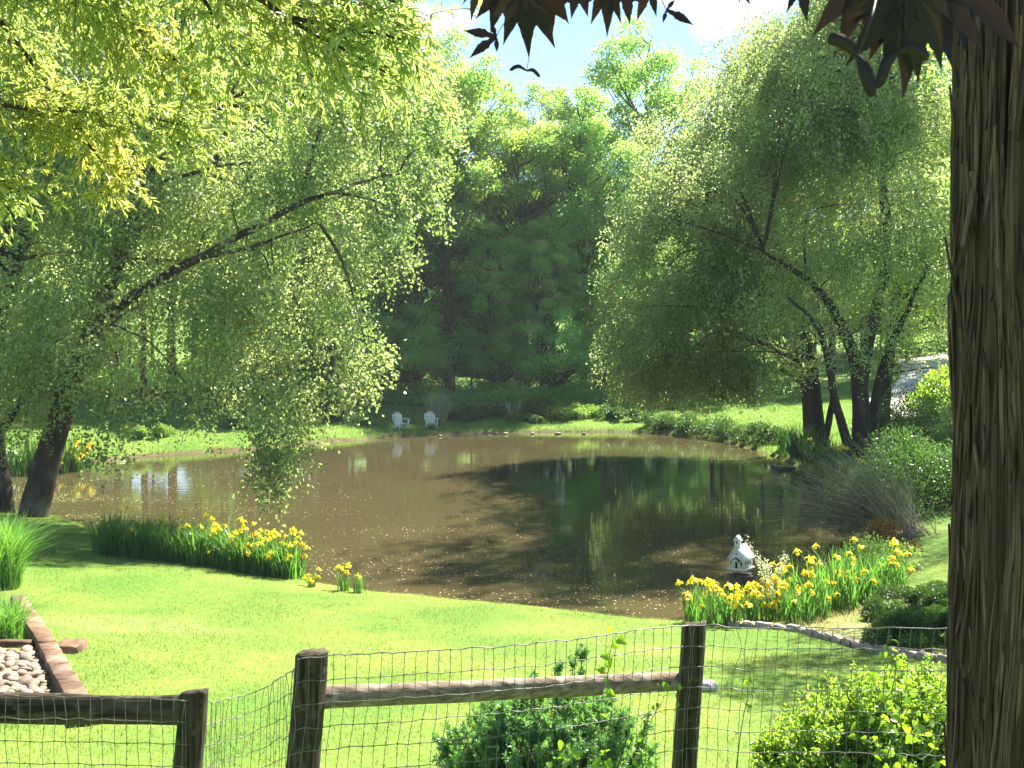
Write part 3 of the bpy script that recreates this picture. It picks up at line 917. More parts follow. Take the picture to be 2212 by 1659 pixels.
r = R(5)
woods = [('A', -120, 73, 25), ('B', 10, 74, 26), ('D', 130, 72, 25), ('C', 250, 74, 26), ('A', 370, 73, 27), ('D', 480, 73, 26), ('B', 590, 71.5, 26),
         ('A', 700, 72.5, 26), ('C', 800, 73, 26), ('B', 860, 76, 26, "dark leafy tree just left of the widest gap of sky"), ('A', 965, 77, 25.5, "tall leafy tree whose crown borders the left side of the sky gap"), ('C', 1085, 79, 18.5, "shorter pale green tree under the gap of sky"),
         ('B', 1140, 76, 19.5), ('C', 1190, 80, 22.5, "thin topped tree right of the sky gap"), ('A', 1260, 76, 21.5), ('D', 1310, 74, 13), ('A', 1385, 84, 28, "tallest woodland tree, standing clear against the sky left of the right birches"), ('D', 1470, 76, 9),
         ('B', 1540, 78, 14), ('A', 1650, 79, 13), ('B', 1800, 84, 21), ('C', 1960, 84, 22), ('A', 2110, 82, 22), ('B', 2260, 80, 22),
         ('D', 60, 84, 22), ('A', 220, 86, 23), ('B', 420, 87, 23), ('D', 640, 86, 22), ('C', 830, 89, 22), ('C', 1040, 90, 18), ('C', 1240, 90, 19),
         ('A', 740, 66, 18, "leafy tree added just behind the birch boughs to shade the far lawn"), ('B', 545, 64, 17, "spreading tree added behind the birch crown to shade the far left lawn"), ('A', 310, 66, 18, "leafy tree added at the left of the far lawn to shade it"),  # trees added behind the birch crown to shade the far left lawn
         ('D', 1060, 72.5, 12), ('A', 1170, 72, 12), ('B', 1290, 73, 8), ('A', 900, 71.5, 22), ('B', 820, 71, 22),
         ('B', 1560, 84, 12), ('A', 1690, 86, 13), ('B', 1760, 88, 11), ('A', 1860, 90, 12), ('B', 1950, 88, 11), ('A', 2050, 86, 13), ('B', 2180, 86, 13),
         *[('DA'[k % 2], -160 + 88 * k, 93 + (k * 37 % 9), 13 + (k * 53 % 5)) for k in range(19)], ('B', 40, 92, 14), ('A', 200, 93, 14), ('B', 330, 95, 13), ('D', 450, 92, 14), ('B', 760, 94, 14)]
for t in woods:
    plant(protos, t[0], t[1], t[2], t[3], r.uniform(0, 6.28), 20, t[4] if len(t) > 4 else None)
for k, dx in enumerate(np.arange(-80, 1480, 58)):
    dx2 = dx + r.uniform(-22, 22)
    dp = 70.5 + r.uniform(-1, 3.5); tall = 3.0 if 740 < dx2 < 1000 else 1.2 if 1000 < dx2 < 1320 else 0
    if 260 < dx2 < 400 or 1200 < dx2 < 1260: continue
    plant(under, 'UV'[k % 2], dx2, dp, r.uniform(3.6, 7.5) + tall, r.uniform(0, 6.28), 7)

for k, dx in enumerate(np.arange(1480, 2300, 62)):
    plant(under, 'VU'[k % 2], dx + r.uniform(-20, 20), 97 + r.uniform(-3, 5), r.uniform(8, 12), r.uniform(0, 6.28), 7, "bushy tree standing beyond the pale driveway on the right")["group"] = "bushy trees beyond the driveway"

# hemlock with bare trunk in front of the wood
hb = gp(970, 868); hb[2] -= .1
root = thing("hemlock_tree", "tall thin conifer with a long bare trunk in front of the dark wood", "tree", tuple(hb))
mb = MB(); dp = hb[1]
P = limb(mb, W((972, 872, dp), (971, 780, dp), (968, 680, dp), (962, 560, dp), (957, 470, dp), (956, 385, dp)), .38, .13, 9, 4)
r = R(9)
ml = MB()
for k in range(60):
    s = P[r.integers(len(P) // 3, len(P) * 5 // 6)]
    a = r.uniform(0, 2 * PI); L = r.uniform(1.2, 3.6)
    e = s + np.array([math.cos(a) * L, math.sin(a) * L, -L * .12 + r.normal() * .2]); md = (s + e) / 2 + np.array([0, 0, .12 * L])
    B = limb(mb, [s, md, e], .035, .008, 5, 4)
    n = 260
    q = B[r.integers(2, len(B), n)] + r.normal(size=(n, 3)) * np.array([.32, .32, .14]); q[:, 2] -= .1
    leaves(ml, q, nrm(rdir(r, n) * np.array([1, 1, .4])), nrm(rdir(r, n) * .6 + np.array([0, 0, 1])), .17, .07)
part("trunk", mb, M['bark_grey'], root, True)
part("crown", ml, M['hemlock'], root)

# undergrowth along the wood edge (uncountable)
r = R(14); n = 90000
x = r.uniform(-46, 12, n); y = 68.4 + r.gamma(2.0, 1.6, n)
hh = r.uniform(0, 1, n) ** 1.3 * (.3 + 1.5 * fbm(x * .7, y * .4))
P = np.column_stack([x, y, hgt(x, y) + hh])
mb = MB(); leaves(mb, P, rdir(r, n), nrm(rdir(r, n) * .8 + np.array([0, 0, .7])), .16, .10)
tag(mb.build("undergrowth", M['wood3']), "dark leafy undergrowth along the foot of the far wood", "undergrowth", kind="stuff")

# the near tree whose boughs hang in from the upper left
ob = np.array([-7.6, 6.2, 0]); ob[2] = gz(ob[0], ob[1])
root = thing("oak_tree", "near tree with narrow yellow green leaves hanging into the upper left", "tree", tuple(ob))
mb = MB()
limb(mb, [ob + (0, 0, -.3), ob + (.1, .1, 2.5), ob + (.2, .1, 5.5), ob + (.3, .2, 8.5)], .34, .15, 12, 5)
part("trunk", mb, M['bark'], root, True)
boughs = [
    (W((-480, -120, 7.4), (-150, -60, 7.6), (0, 45, 7.8), (80, 150, 7.9), (170, 285, 8.0), (250, 380, 8.0)), .035),
    (W((-480, -20, 7.2), (-200, 160, 7.4), (0, 225, 7.6), (160, 240, 7.7), (300, 250, 7.8), (430, 280, 7.9)), .026),
    (W((-480, 60, 7.4), (-200, 300, 7.6), (-40, 380, 7.7), (60, 420, 7.8)), .022),
    (W((-480, -260, 6.6), (0, -330, 6.3), (330, -190, 6.0), (560, -5, 5.9), (640, 50, 5.9), (740, 105, 5.9), (850, 165, 5.9)), .03),
    (W((330, -190, 6.0), (420, -40, 6.1), (480, 70, 6.2), (540, 150, 6.3)), .018),
    (W((620, 35, 5.9), (720, 58, 5.8), (800, 70, 5.7), (870, 85, 5.7)), .014),
    (W((0, -330, 6.3), (130, -100, 6.9), (250, 20, 7.1), (380, 130, 7.2), (460, 190, 7.3)), .02),
    (W((560, -5, 5.9), (700, -30, 5.8), (800, -15, 5.7), (890, 20, 5.7)), .014),
    (W((-150, -60, 7.6), (30, -40, 7.4), (180, 20, 7.4), (300, 110, 7.4)), .016),
    (W((-300, -300, 7.0), (100, -220, 6.9), (350, -110, 6.8), (560, 60, 6.7), (680, 170, 6.7)), .02),
    (W((-300, -330, 6.4), (200, -260, 6.3), (600, -140, 6.2), (770, -70, 6.2), (880, -20, 6.2)), .018),
]
mb = MB(); ml = MB()
r = R(61)
lp, la, ln_ = [], [], []
att = {0: 4.6, 1: 4.2, 2: 3.9, 3: 5.2, 6: 5.0, 8: 4.7, 9: 5.4, 10: 5.3}
for bi, (pts, r0) in enumerate(boughs):
    mb = MB()
    if bi in att:
        limb(mb, [ob + (.15, .1, att[bi]), (ob + (.15, .1, att[bi]) + np.array(pts[0])) / 2 + (0, 0, .2), np.array(pts[0])], .08, r0 * 1.05, 8)
    B = limb(mb, pts, r0, .006, 7, 7)
    seg = np.cumsum(np.r_[0, np.linalg.norm(np.diff(B, axis=0), axis=1)])
    nt_ = int(seg[-1] * (110 if bi in (0, 1, 2, 6, 8) else 64))
    for _ in range(nt_):
        u = r.uniform(.3, 1) * seg[-1]
        s = np.array([np.interp(u, seg, B[:, c]) for c in range(3)])
        tdir = nrm(np.array(B[min(np.searchsorted(seg, u), len(B) - 1)]) - B[max(np.searchsorted(seg, u) - 2, 0)])
        s = s + r.normal(size=3) * np.array([.1, .14, .1])
        dr = nrm(tdir * .6 + rdir(r, 1)[0] * .8 + np.array([.1, 0, -.02]))
        L = r.uniform(.10, .34)
        tt = np.linspace(0, 1, 5)[:, None]
        C = s + dr * L * tt + np.array([0, 0, -.15 * L]) * tt ** 2
        tube(mb, C, np.linspace(.003, .0012, 5), 4, False)
        k = int(L * 62) + 3
        t = r.uniform(.1, 1, k)[:, None]
        q = s + dr * L * t + np.array([0, 0, -.15 * L]) * t ** 2
        lp.append(q)
        la.append(nrm(dr * .8 + rdir(r, k) * .8 + np.array([0, 0, -.3])))
    part("bough", mb, M['bark'], root, True)
lp = np.concatenate(lp); la = np.concatenate(la); n = len(lp)
px = 512 + F * lp[:, 0] / lp[:, 1]
leaves6(ml, lp, la, nrm(rdir(r, n) * .8 + np.array([0, 0, .7])), r.uniform(.045, .088, n), r.uniform(.012, .019, n))
part("crown", ml, M['oak'], root)

# tree on the right, mostly hidden behind the cedar trunk and outside the frame
sb = np.array([11.2, 18.6, 0]); sb[2] = gz(sb[0], sb[1])
root = clump_tree("shade_tree", "leafy tree half hidden behind the right edge of the reddish cedar trunk", 12, 3.7, 3.6, 40, 30000, .1, 107, M['wood1'], M['bark_dark'], .2)
root.location = sb


# ------------------------------------------------------------------ cedar trunk at the right
cc = np.array([1.518, 3.02]); cr_ = .275
cz = gz(*cc)
root = thing("cedar_tree", "thick cedar trunk with shaggy vertical bark at the right edge", "tree", (cc[0], cc[1], cz))
nth, nz_ = 420, 420
thv = np.linspace(0, 2 * PI, nth, endpoint=False); zv = np.linspace(cz - .2, 7.2, nz_)
TT, ZZ = np.meshgrid(thv, zv)
tw = TT + .16 * (fbm(np.cos(TT) * 2, np.sin(TT) * 2, ZZ * .9, 3) - .5) + .03 * ZZ
q1 = fbm(np.cos(tw) * 7 + 20, np.sin(tw) * 7 + 20, ZZ * .55, 2)
ridg = 1 - np.abs(2 * q1 - 1)
q2 = noise(np.cos(tw) * 18 + 40, np.sin(tw) * 18 + 40, ZZ * 1.1)
q3 = noise(np.cos(tw) * 42 + 40, np.sin(tw) * 42 + 40, ZZ * 2.0)
q4 = noise(np.cos(tw) * 3.2 + 9, np.sin(tw) * 3.2 + 9, ZZ * .7)
rad = cr_ * (1 + .05 * np.clip((2.6 - ZZ), 0, 2) ** 2) + .022 * (q1 - .5) * 2 + .014 * np.abs(q2 - .5) * 2 + .009 * (q3 - .5) + .03 * (q4 - .5) - .016 * sstep(.86, 1, ridg)
V = np.stack([cc[0] + rad * np.cos(TT), cc[1] + rad * np.sin(TT), ZZ], -1).reshape(-1, 3)
i = np.arange(nz_ - 1)[:, None] * nth; j = np.arange(nth)[None]; j2 = (j + 1) % nth
mb = MB(); mb.add(V, np.stack([i + j, i + j2, i + nth + j2, i + nth + j], -1).reshape(-1, 4))
M['cedar'] = solid('cedar_bark', (.08, .056, .04), (.03, .021, .015), 70, (1, 1, .03), .9, .2, .012, ramp=(.36, .62))
part("trunk", mb, M['cedar'], root, True)
m, nt, out = newmat('cedar_fibre')
p = nd(nt, "ShaderNodeBsdfPrincipled"); p.inputs["Roughness"].default_value = .9; p.inputs["Specular IOR Level"].default_value = .15
g = nd(nt, "ShaderNodeNewGeometry")
cr1 = nd(nt, "ShaderNodeValToRGB")
cr1.color_ramp.elements[0].color = (.06, .04, .03, 1); cr1.color_ramp.elements[1].color = (.165, .112, .088, 1)
e_ = cr1.color_ramp.elements.new(.55); e_.color = (.108, .068, .05, 1)
nt.links.new(g.outputs["Random Per Island"], cr1.inputs[0])
tcn = nd(nt, "ShaderNodeTexCoord"); mp = nd(nt, "ShaderNodeMapping"); mp.inputs["Scale"].default_value = (1, 1, .04); nz = nd(nt, "ShaderNodeTexNoise"); nz.inputs["Scale"].default_value = 140; nz.inputs["Detail"].default_value = 4
nt.links.new(tcn.outputs["Object"], mp.inputs[0]); nt.links.new(mp.outputs[0], nz.inputs["Vector"])
mr_ = nd(nt, "ShaderNodeMapRange"); mr_.inputs[1].default_value = .35; mr_.inputs[2].default_value = .65; mr_.inputs[3].default_value = .45; mr_.inputs[4].default_value = 1.15
nt.links.new(nz.outputs["Fac"], mr_.inputs[0])
mu = nd(nt, "ShaderNodeMix", data_type='RGBA', blend_type='MULTIPLY'); mu.inputs[0].default_value = 1
nt.links.new(cr1.outputs[0], mu.inputs[6]); nt.links.new(mr_.outputs[0], mu.inputs[7]); nt.links.new(mu.outputs[2], p.inputs["Base Color"])
bp = nd(nt, "ShaderNodeBump"); bp.inputs["Distance"].default_value = .004; nt.links.new(nz.outputs["Fac"], bp.inputs["Height"]); nt.links.new(bp.outputs[0], p.inputs["Normal"])
nt.links.new(p.outputs[0], out.inputs[0]); M['fibre'] = m


def trunk_r(a, z):
    i = np.clip((np.asarray(z) - zv[0]) / (zv[1] - zv[0]), 0, nz_ - 1).astype(int); j = (np.mod(a, 2 * PI) / (2 * PI) * nth).astype(int) % nth
    return rad[i, j]


r = R(3)
mb = MB()
for k in range(1300):
    a = r.uniform(PI * .7, PI * 1.95); z = r.uniform(2.2, 5.9); L = r.uniform(.1, .8); wd = r.uniform(.002, .008)
    lift = r.uniform(-.002, .007) + (.02 if r.uniform() < .05 else 0)
    t = np.linspace(0, 1, 15)
    zz = z + L * (t - .5)
    aa = a + .24 * (fbm(np.cos(a) * 2.2 + zz * 0, np.sin(a) * 2.2 + zz * 0, zz * 1.0, 2) - .5) + .07 * (noise(a * 6, zz * 3.2) - .5) + .03 * zz
    rr_ = np.convolve(np.pad(trunk_r(aa, zz), 2, 'edge'), np.ones(5) / 5, 'valid') + .0018 + lift * (2 * np.abs(t - r.uniform(.3, .7))) ** 2
    Pm = np.column_stack([cc[0] + rr_ * np.cos(aa), cc[1] + rr_ * np.sin(aa), zz])
    sd_ = np.column_stack([-np.sin(aa), np.cos(aa), 0 * aa]); th_ = np.column_stack([np.cos(aa), np.sin(aa), 0 * aa]) * .0024
    wdt = (wd * np.clip(np.minimum(t, 1 - t) * 9, .08, 1) ** .7 * (.75 + .5 * noise(zz * 9, a * 20)))[:, None]
    V = np.stack([Pm - sd_ * wdt - th_ * 1.5, Pm + sd_ * wdt - th_ * 1.5, Pm + sd_ * wdt * .7 + th_, Pm - sd_ * wdt * .7 + th_], 1).reshape(-1, 3)
    b = np.arange(14)[:, None] * 4
    Qs = np.concatenate([np.stack([b[:, 0] + u, b[:, 0] + (u + 1) % 4, b[:, 0] + 4 + (u + 1) % 4, b[:, 0] + 4 + u], -1) for u in range(4)])
    mb.add(V, Qs, [0, 1, 2, 3], [56, 57, 58, 59])
# the torn flap on the left edge
for (z0, z1, out_, wd) in ((4.92, 4.70, .06, .016), (4.98, 4.78, .04, .01), (5.35, 5.1, .02, .008)):
    a = PI * 1.07; t = np.linspace(0, 1, 7)
    rr_ = cr_ + .012 + out_ * t ** 1.6
    Pm = np.column_stack([cc[0] + rr_ * np.cos(a), cc[1] + rr_ * np.sin(a) - .02 * t, z0 + (z1 - z0) * t])
    sd_ = np.array([.35, -.93, 0]); wdt = wd * (1 - .75 * t)
    th_ = np.array([-.008, 0, .004])
    V = np.stack([Pm - sd_ * wdt[:, None], Pm + sd_ * wdt[:, None], Pm + sd_ * wdt[:, None] + th_, Pm - sd_ * wdt[:, None] + th_], 1).reshape(-1, 3)
    b = np.arange(6)[:, None] * 4
    Qs = np.concatenate([np.stack([b[:, 0] + u, b[:, 0] + (u + 1) % 4, b[:, 0] + 4 + (u + 1) % 4, b[:, 0] + 4 + u], -1) for u in range(4)])
    mb.add(V, Qs, [0, 1, 2, 3], [24, 25, 26, 27])
part("bark_strips", mb, M['fibre'], root)

# ------------------------------------------------------------------ red maple boughs along the top
root = thing("maple_tree", "dark red leaved maple bough hanging along the top of the view", "tree", tuple(wp(1500, -260, 1.7)))
mb = MB()
limb(mb, W((2600, -420, 1.2), (2250, -260, 1.3), (1900, -180, 1.45), (1500, -190, 1.7), (1200, -170, 1.9), (1000, -130, 2.0)), .014, .003, 7, 5)
part("branch", mb, M['bark_dark'], root, True); mb = MB()
limb(mb, W((2250, -260, 1.3), (2120, -130, 1.0), (2000, -60, .9), (1930, -20, .88)), .006, .002, 6, 5)
part("branch", mb, M['bark_dark'], root, True)


def maple_leaf(stem, c, tip, size, seed, lobes=7, nrmv=None, spread=1.25):
    """palmate toothed leaf: c = centre where lobes meet, tip = direction of the middle lobe (world)"""
    r = R(seed)
    ax = nrm(np.asarray(tip) - c)
    n0 = nrm(np.array([0, -1, .35]) + r.normal(size=3) * .25) if nrmv is None else nrm(np.asarray(nrmv))
    sx = nrm(np.cross(ax, n0)); n0 = np.cross(sx, ax)
    mb = MB()
    for k in range(lobes):
        u = (k - (lobes - 1) / 2) / ((lobes - 1) / 2)
        a = u * spread * 1.15
        L = size * (1 - .52 * abs(u) ** 1.5) * r.uniform(.9, 1.08)
        d = ax * math.cos(a) + sx * math.sin(a); s = -ax * math.sin(a) + sx * math.cos(a)
        wv = L * .17
        prof = [(0, .3), (.2, .55), (.26, .5), (.4, .95), (.46, .85), (.58, .9), (.63, .74), (.75, .55), (.79, .42), (.9, .2), (1, .02)]
        cl = []
        for (t, ww) in prof:
            dr = -n0 * L * (.22 * t * t) * (1 if seed % 2 else -.6) + np.array([0, 0, -1]) * L * .12 * t * t
            pc = c + d * L * t + dr
            cl.append((pc - s * wv * ww + n0 * wv * .25 * ww, pc, pc + s * wv * ww + n0 * wv * .25 * ww))
        V = np.array(cl).reshape(-1, 3)
        Qs = []
        for q in range(len(prof) - 1):
            Qs += [[q * 3, q * 3 + 1, q * 3 + 4, q * 3 + 3], [q * 3 + 1, q * 3 + 2, q * 3 + 5, q * 3 + 4]]
        mb.add(V, np.array(Qs))
    if stem is not None:
        mid = (np.asarray(stem) + c) / 2 + r.normal(size=3) * .004
        limb(mb, [stem, mid, c], .0008, .0007, 5, 4)
    o = part("leaf", mb, M['maple'], root)
    return o


ML = [  # centre, tip, depth, size scale in metres
    (1072, 80, 995, 95, 1.95, .075, 4), (1130, -30, 1145, 110, 1.85, .125, 7), (1085, -25, 1060, 60, 1.9, .09, 7), (1180, -35, 1190, 70, 1.9, .1, 7),
    (1250, -40, 1235, 42, 1.8, .075, 7), (1305, -35, 1320, 55, 1.8, .085, 7), (1350, -30, 1360, 40, 1.8, .07, 5), (1405, -25, 1370, 38, 1.75, .06, 5),
    (1440, 22, 1500, 52, 1.7, .055, 3), (1040, -35, 1010, 30, 1.95, .06, 5), (1600, -25, 1620, 12, 1.6, .035, 5),
    (1960, -60, 1972, 108, .88, .1, 7), (2010, -50, 2038, 110, .92, .1, 7), (1870, -50, 1835, 40, .9, .075, 7), (2070, -40, 2180, 80, 1.0, .1, 5), (1960, -30, 1940, 60, .86, .09, 7),
    (1730, -40, 1740, 5, 1.2, .05, 5)]
for k, (a, b, c_, d_, dep, sz, lb) in enumerate(ML):
    c0 = wp(a, b, dep); t0 = wp(c_, d_, dep)
    L = np.linalg.norm(t0 - c0)
    maple_leaf(c0 + (c0 - t0) * .35 + np.array([0, 0, .03]), c0, t0, max(L, sz * .8), 300 + k, lb)


def samara(p1, mid, p2, wd, dep, seed, thread=None):
    mb = MB()
    ml_ = MB()
    for a, b in ((p1, mid), (p2, mid)):
        A_, B_ = wp(*a, dep), wp(*b, dep)
        cpt = (A_ + B_) / 2 + np.array([0, 0, .25 * np.linalg.norm(A_ - B_)]) * (1 if seed % 2 else .6)
        C = catmull([B_, cpt, A_], 8, False)
        w_ = wd * np.array([.35, .4, .5, .6, .7, .8, .88, .95, 1, 1, 1, 1, .96, .9, .8, .6, .25])[:len(C)]
        sdv = nrm(np.cross(np.gradient(C, axis=0), np.array([0, 1.0, .0])))
        thk = np.array([0, .0015, 0])
        V = np.stack([C - sdv * w_[:, None] * .5 - thk, C + sdv * w_[:, None] * .5 - thk, C + sdv * w_[:, None] * .5 + thk, C - sdv * w_[:, None] * .5 + thk], 1).reshape(-1, 3)
        b_ = np.arange(len(C) - 1)[:, None] * 4
        Qs = np.concatenate([np.stack([b_[:, 0] + u, b_[:, 0] + (u + 1) % 4, b_[:, 0] + 4 + (u + 1) % 4, b_[:, 0] + 4 + u], -1) for u in range(4)])
        mb.add(V, Qs, [0, 1, 2, 3], np.array([0, 1, 2, 3]) + 4 * (len(C) - 1))
        tube(mb, [B_ + (0, 0, .001), (B_ * .85 + C[4] * .15), C[4]], [wd * .12, wd * .2, wd * .05], 7)
    if thread is not None:
        limb(mb, W((*thread, dep + .05), ((thread[0] + mid[0]) / 2 + 6, (thread[1] + mid[1]) / 2, dep), (*mid, dep)), .0008, .0007, 5, 4)
    part("samara", mb, M['samara'], root)


samara((1101, 152), (1138, 153), (1166, 166), .0065, 1.9, 1, (1150, -20))
samara((1788, 82), (1852, 122), (1884, 208), .0095, .8, 2, (1900, -40))
samara((2004, 128), (1940, 112), (1896, 190), .0085, .85, 3, (1935, -40))

# ------------------------------------------------------------------ fence
fence = thing("wire_fence", "weathered post and rail fence hung with wire mesh across the foreground", "fence", (0, 5.0, gz(0, 5.0)))


def post(top, bot_d, d, wpx, seed):
    T = wp(*top, d); B = wp(*bot_d, d)
    dirv = (B - T) / (T[2] - B[2]); zg = gz(B[0], B[1]) - .3
    Bt = T + dirv * (T[2] - zg)
    rr = wpx * K * d / F / 2
    r = R(seed)
    n = 26; m_ = 30
    t = np.linspace(0, 1, m_)
    P = T + (Bt - T) * t[:, None]
    an = np.arange(n) * 2 * PI / n
    AA, TT_ = np.meshgrid(an, t)
    rad = rr * (1 + .06 * (fbm(np.cos(AA) * 2 + seed, np.sin(AA) * 2, TT_ * 3) - .5) * 2 + .05 * (noise(np.cos(AA) * 6 + seed, np.sin(AA) * 6, TT_ * 2) - .5)) * (1 + .08 * TT_)
    rad[0] *= .95
    V = P[:, None] + np.stack([rad * np.cos(AA), rad * np.sin(AA), np.zeros_like(rad)], -1)
    V[0, :, 2] += .012 * np.cos(an + 1) * (1 if seed != 2 else .4) + .003 * r.normal(size=n)
    V[1, :, 2] = V[0, :, 2] - .012
    i = np.arange(m_ - 1)[:, None] * n; j = np.arange(n)[None]; j2 = (j + 1) % n
    mb = MB()
    cen = V[0].mean(0) + np.array([0, 0, .006])
    fan = np.stack([np.arange(n), (np.arange(n) + 1) % n, np.full(n, m_ * n)], -1)
    mb.add(np.concatenate([V.reshape(-1, 3), cen[None]]), np.stack([i + j2, i + j, i + n + j, i + n + j2], -1).reshape(-1, 4), fan)
    part("post", mb, M['post'], fence, True)
    return T


PL = post((421, 1492), (405, 1659), 5.0, 62, 1)
PM = post((677, 1408), (654, 1659), 4.8, 70, 2)
PR = post((1500, 1347), (1478, 1659), 5.45, 52, 3)


def rail(pts, ry, rz_, seed):
    P = catmull(np.array(pts), 14, False)
    m_ = len(P); n = 18
    an = np.arange(n) * 2 * PI / n
    T = nrm(np.gradient(P, axis=0)); S = nrm(np.cross(T, np.array([0, 0, 1.0]))); U = np.cross(S, T)
    t = np.linspace(0, 4, m_)
    AA, TT_ = np.meshgrid(an, t)
    k = 1 + .14 * (fbm(np.cos(AA) + seed, np.sin(AA), TT_ * 1.3) - .5) * 2 + .08 * (noise(np.cos(AA) * 4 + seed, np.sin(AA) * 4, TT_ * .7) - .5)
    V = P[:, None] + (k * np.cos(AA))[..., None] * S[:, None] * ry + (k * np.sin(AA))[..., None] * U[:, None] * rz_
    i = np.arange(m_ - 1)[:, None] * n; j = np.arange(n)[None]; j2 = (j + 1) % n
    mb = MB(); mb.add(V.reshape(-1, 3), np.stack([i + j, i + j2, i + n + j2, i + n + j], -1).reshape(-1, 4), np.arange(n), np.arange(n)[::-1] + (m_ - 1) * n)
    return mb


part("rail", rail(W((-330, 1524, 4.95), (-100, 1527, 4.98), (150, 1531, 5.0), (395, 1535, 5.0)), .05, .068, 4), M['post_h'], fence, True)
part("rail", rail(W((690, 1508, 4.83), (900, 1498, 4.95), (1100, 1488, 5.1), (1300, 1480, 5.31), (1506, 1469, 5.53)), .042, .05, 8), M['rail'], fence, True)


def mesh_panel(top, shear, nrow, seed, sag=.0, step=.0508, vstep=.1016, dent=None, jit=.0025):
    """woven wire: top edge polyline in world space, verticals hang from it with a sideways shear"""
    r = R(seed)
    C = catmull(np.array(top), 24, False)
    seg = np.r_[0, np.cumsum(np.linalg.norm(np.diff(C, axis=0), axis=1))]
    n = int(seg[-1] / step) + 1
    u = np.linspace(0, seg[-1], n)
    T = np.column_stack([np.interp(u, seg, C[:, k]) for k in range(3)])
    tang = nrm(np.gradient(T, axis=0))
    down = nrm(np.array([0, 0, -1.0]) + 0 * tang) + tang * (-shear)
    rows = np.arange(nrow) * vstep
    G = T[:, None] + down[:, None] * rows[None, :, None] + r.normal(size=(n, nrow, 3)) * jit
    wob = np.cumsum(r.normal(size=(nrow,))) * .004
    G += tang[:, None] * wob[None, :, None]
    if dent is not None:
        for (i0, a0) in dent:
            G[i0, 0:3] += tang[i0] * a0 * np.array([[0], [1.0], [.3]])
    mb = MB()
    for k in range(nrow):
        Q = G[:, k].copy(); Q[1::2, 2] += .0035; Q = catmull(Q, 2, False)
        tube(mb, Q, .0021 if k else .0027, 5, True)
    for q in range(n):
        tube(mb, catmull(G[q], 3, False), .0016, 5, True)
    kk = G.reshape(-1, 3)
    o6 = np.array([(1, 0, 0), (-1, 0, 0), (0, 1, 0), (0, -1, 0), (0, 0, 1), (0, 0, -1)]) * .0046
    V = (kk[:, None] + o6[None]).reshape(-1, 3)
    f8 = np.array([(0, 2, 4), (2, 1, 4), (1, 3, 4), (3, 0, 4), (2, 0, 5), (1, 2, 5), (3, 1, 5), (0, 3, 5)])
    mb.add(V, (np.arange(len(kk))[:, None, None] * 6 + f8[None]).reshape(-1, 3))
    part("wire_mesh", mb, M['wire'], fence)


off = np.array([0, -.055, 0])
mesh_panel(W((-330, 1500, 4.85), (-100, 1502, 4.87), (150, 1505, 4.9), (400, 1512, 4.92)), .02, 13, 1)
g0, g1_ = wp(400, 1513, 4.92), wp(660, 1428, 4.82)
mesh_panel([g0, wp(440, 1517, 5.05), wp(490, 1512, 5.45), wp(560, 1490, 5.6), wp(620, 1457, 5.3), wp(645, 1440, 4.95)], .07, 13, 2, jit=.004)
mesh_panel(W((640, 1424, 4.70), (712, 1418, 4.75), (882, 1409, 4.83), (1039, 1400, 4.93), (1212, 1385, 5.08), (1420, 1357, 5.28), (1490, 1352, 5.35)), .07, 14, 3)
mesh_panel(W((1478, 1353, 5.36), (1530, 1351, 5.37), (1620, 1359, 5.36), (1705, 1357, 5.35), (1850, 1357, 5.3), (2050, 1358, 5.2), (2320, 1360, 5.1)), .06, 14, 4, dent=[(5, .03), (5, .0)])


# ------------------------------------------------------------------ generic plants
def shrub(name, label, pos, rx, rz_, n, leaf, asp, mat, seed, nb=14, cat="shrub", stems=True, group=None, ry=None, ground=.0, spiky=0.0, six=False, flat=.8):
    """clumps of leaves over a dome, on stems"""
    r = R(seed); ry = ry or rx
    pos = np.array(pos, float)
    root = thing(name, label, cat, tuple(pos), group)
    d = rdir(r, nb); d[:, 2] = np.abs(d[:, 2]) * .95 + ground
    rad = r.uniform(.45, .92, nb)
    C = d * rad[:, None] * np.array([rx, ry, rz_]); C[:, 2] = np.clip(C[:, 2], rz_ * .16, None)
    s = r.uniform(.3, .46, nb) * min(rx, rz_) * 1.05
    if stems:
        mb = MB()
        for c in C:
            limb(mb, [np.array([r.normal() * .08 * rx, r.normal() * .08 * rx, -.05]), c * np.array([.4, .4, .55]), c], .012 * rz_ + .004, .004, 5, 3)
        part("stems", mb, M['bark_dark'], root, True, world=False)
    idx = r.integers(0, nb, n)
    dd = rdir(r, n); rr = r.uniform(.2, 1, n) ** .45
    if spiky:
        rr = rr * (1 + spiky * (r.uniform(size=n) ** 4))
    P = C[idx] + dd * rr[:, None] * s[idx][:, None] * np.array([1, 1, flat])
    k = P[:, 2] > -.02
    P, dd = P[k], dd[k]; n = len(P)
    A = nrm(dd * .7 + rdir(r, n) * .8 + np.array([0, 0, .35])); N = nrm(rdir(r, n) * .8 + np.array([0, 0, .7]))
    mb = MB()
    (leaves6 if six else leaves)(mb, P, A, N, leaf * r.uniform(.65, 1.25, n), leaf * asp * r.uniform(.8, 1.2, n))
    part("foliage", mb, mat, root, world=False)
    return root


